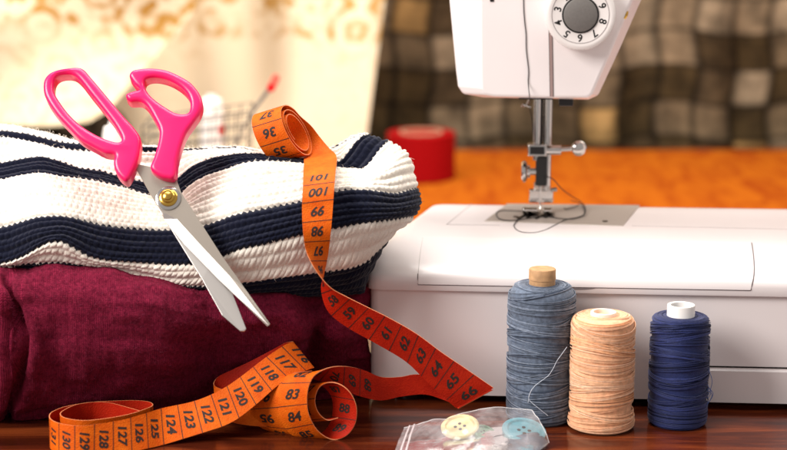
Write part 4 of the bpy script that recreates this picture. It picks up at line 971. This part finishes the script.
# ================================================================== BACKGROUND THINGS
# roll of red tape on the orange cloth
yR = 148; c = PZ(421, 183, .2); rr = 3.0
mb = MB(); cR = Vector((PY(421, 180, c.y+rr).x, c.y+rr, .16)); hR = 4.0
RT = empty('tape_roll', cR, 'red roll of ribbon tape standing on the orange cloth behind the sweater', 'tape roll')
mb.lathe([(rr*.62,0),(rr-.05,0),(rr,.06),(rr,hR-.06),(rr-.05,hR),(rr*.63,hR)], cR, n=64); mb.build('wound_tape', mat('red_tape', '880205', rough=.7, spec=.08), RT)
mb = MB(); mb.lathe([(rr*.62,.02),(rr*.62,hR+.12),(rr*.56,hR+.12),(rr*.56,.02)], cR, n=64); mb.build('card_core', mat('cardboard', 'a98a6c', rough=.9), RT)
# small wire cart with a red handle
yW = 128
wire = mat('wire_grey', '5c5651', rough=.45, metal=.4)
redp = mat('red_plastic', 'd0121c', rough=.35)
p0 = PY(195, 150, yW); zb = 5.2
cx0 = PY(203, 120, yW).x
WC = empty('wire_cart', (cx0, yW, 0.1), 'small wire shopping cart with a red handle, standing behind the scissors', 'wire cart')
def W(a, b, h):   # a along the cart (0 front .. 1 handle end), b across, h height
    g = 1-.10*(1-h/12)
    return Vector((cx0-3.9+7.4*a*g, yW-2.2+4.4*b+ (a-.5)*2.6, h+.1))
bk = MB()
zB, zT = 6.6, 10.2
for i in range(9):
    a = i/8
    bk.tube([W(a,0,zT-.7*(1-a)), W(a,.06,zB), W(a,.94,zB), W(a,1,zT-.7*(1-a))], .05, 5)
for j in range(5):
    h = zB+(zT-.7-zB)*j/4
    for b in (0, 1): bk.tube([W(0,b,h), W(1,b,h+.7*j/4)], .05, 5)
    bk.tube([W(0,0,h), W(0,1,h)], .05, 5); bk.tube([W(1,0,h+.7*j/4), W(1,1,h+.7*j/4)], .05, 5)
for j in range(1, 6): bk.tube([W(0,j/6,zB), W(1,j/6,zB)], .05, 5)
bk.build('basket', wire, WC)
fr = MB()
for b in (0, 1):
    fr.tube(catmull([W(.8,b,zB), W(1.0,b,zT-.6), W(1.2,b,zT+1.6)], 5), .075, 8)
    fr.tube(catmull([W(.95,b,zB), W(.75,b,4.2), W(.9,b,1.6), W(.05,b,1.3)], 6), .11, 8)
fr.tube([W(.05,0,1.3), W(.05,1,1.3)], .1, 8); fr.tube([W(.9,0,1.6), W(.9,1,1.6)], .1, 8)
fr.build('frame', wire, WC)
hb = MB(); hb.tube([W(1.2,-.12,zT+1.65), W(1.2,1.12,zT+1.65)], .3, 12); hb.build('handle', redp, WC)
hb = MB(); hb.box(W(.72,.5,zT-1.6), (.35, 1.0, .7)); hb.build('child_seat', redp, WC, bevel=.1)
for a in (.1, .85):
    for b in (0, 1):
        wl = MB(); wl.lathe([(.25,-.2),(.62,-.2),(.7,-.1),(.7,.1),(.62,.2),(.25,.2)], W(a,b,.62), (.3,1,0), n=20); wl.build('wheel', dark, WC)
# white cones of thread standing at the back left
for (u, v0, v1, r, y, lab) in ((115, 123, 150, .8, 116, 'blurred white spool between the scissor handles'), (211, 96, 150, .9, 140, 'blurred white spool behind the wire cart')):
    a = PY(u, v0, y); z1 = a.z; mb = MB(); e = empty('white_spool', (a.x, a.y, 0.1), lab, 'thread spool', 'white spools in the background')
    mb.lathe([(r*1.1,0),(r*1.15,.3),(r*1.05,z1-.9),(r*.9,z1-.35),(r*.4,z1-.2)], (a.x, a.y, .1), n=32); mb.build('wound_thread', mat('white_thread', 'efe9df', rough=.8), e)
    mb = MB(); mb.lathe([(.42,0.2),(.42,z1),(.1,z1)], (a.x, a.y, .1), n=20); mb.build('spool_core', whitem, e)

# ================================================================== LIGHT
w = bpy.data.worlds.new('World'); scn.world = w; w.use_nodes = True
bg = w.node_tree.nodes['Background']; bg.inputs[0].default_value = (1.0, .92, .89, 1); bg.inputs[1].default_value = .50
def area(name, loc, tgt, size, power, col, sy=None):
    l = bpy.data.lights.new(name, 'AREA'); l.shape = 'RECTANGLE'; l.size = size*S; l.size_y = (sy or size)*S; l.energy = power; l.color = col
    o = bpy.data.objects.new(name, l); COL.objects.link(o); o.location = Vector(loc)*S
    o.rotation_euler = (Vector(tgt)-Vector(loc)).to_track_quat('-Z', 'Y').to_euler(); return o
area('window_light', (-18, 112, 132), (2, 96, 5), 90, 20, (1, .975, .95))
area('back_light', (25, 118, 62), (-20, 168, 14), 60, 7, (1, .95, .86))
area('front_light', (-100, 35, 85), (0, 90, 8), 60, 25, (1, .95, .92))
# ------------------------------------------------------------------ render
scn.render.engine = 'CYCLES'
scn.view_settings.view_transform = 'Standard'; scn.view_settings.look = 'None'; scn.view_settings.exposure = 0
scn.render.resolution_x = 1024; scn.render.resolution_y = 586
scn.cycles.max_bounces = 8; scn.cycles.transparent_max_bounces = 12
for o in bpy.data.objects:
    if '_b' in o: del o['_b']
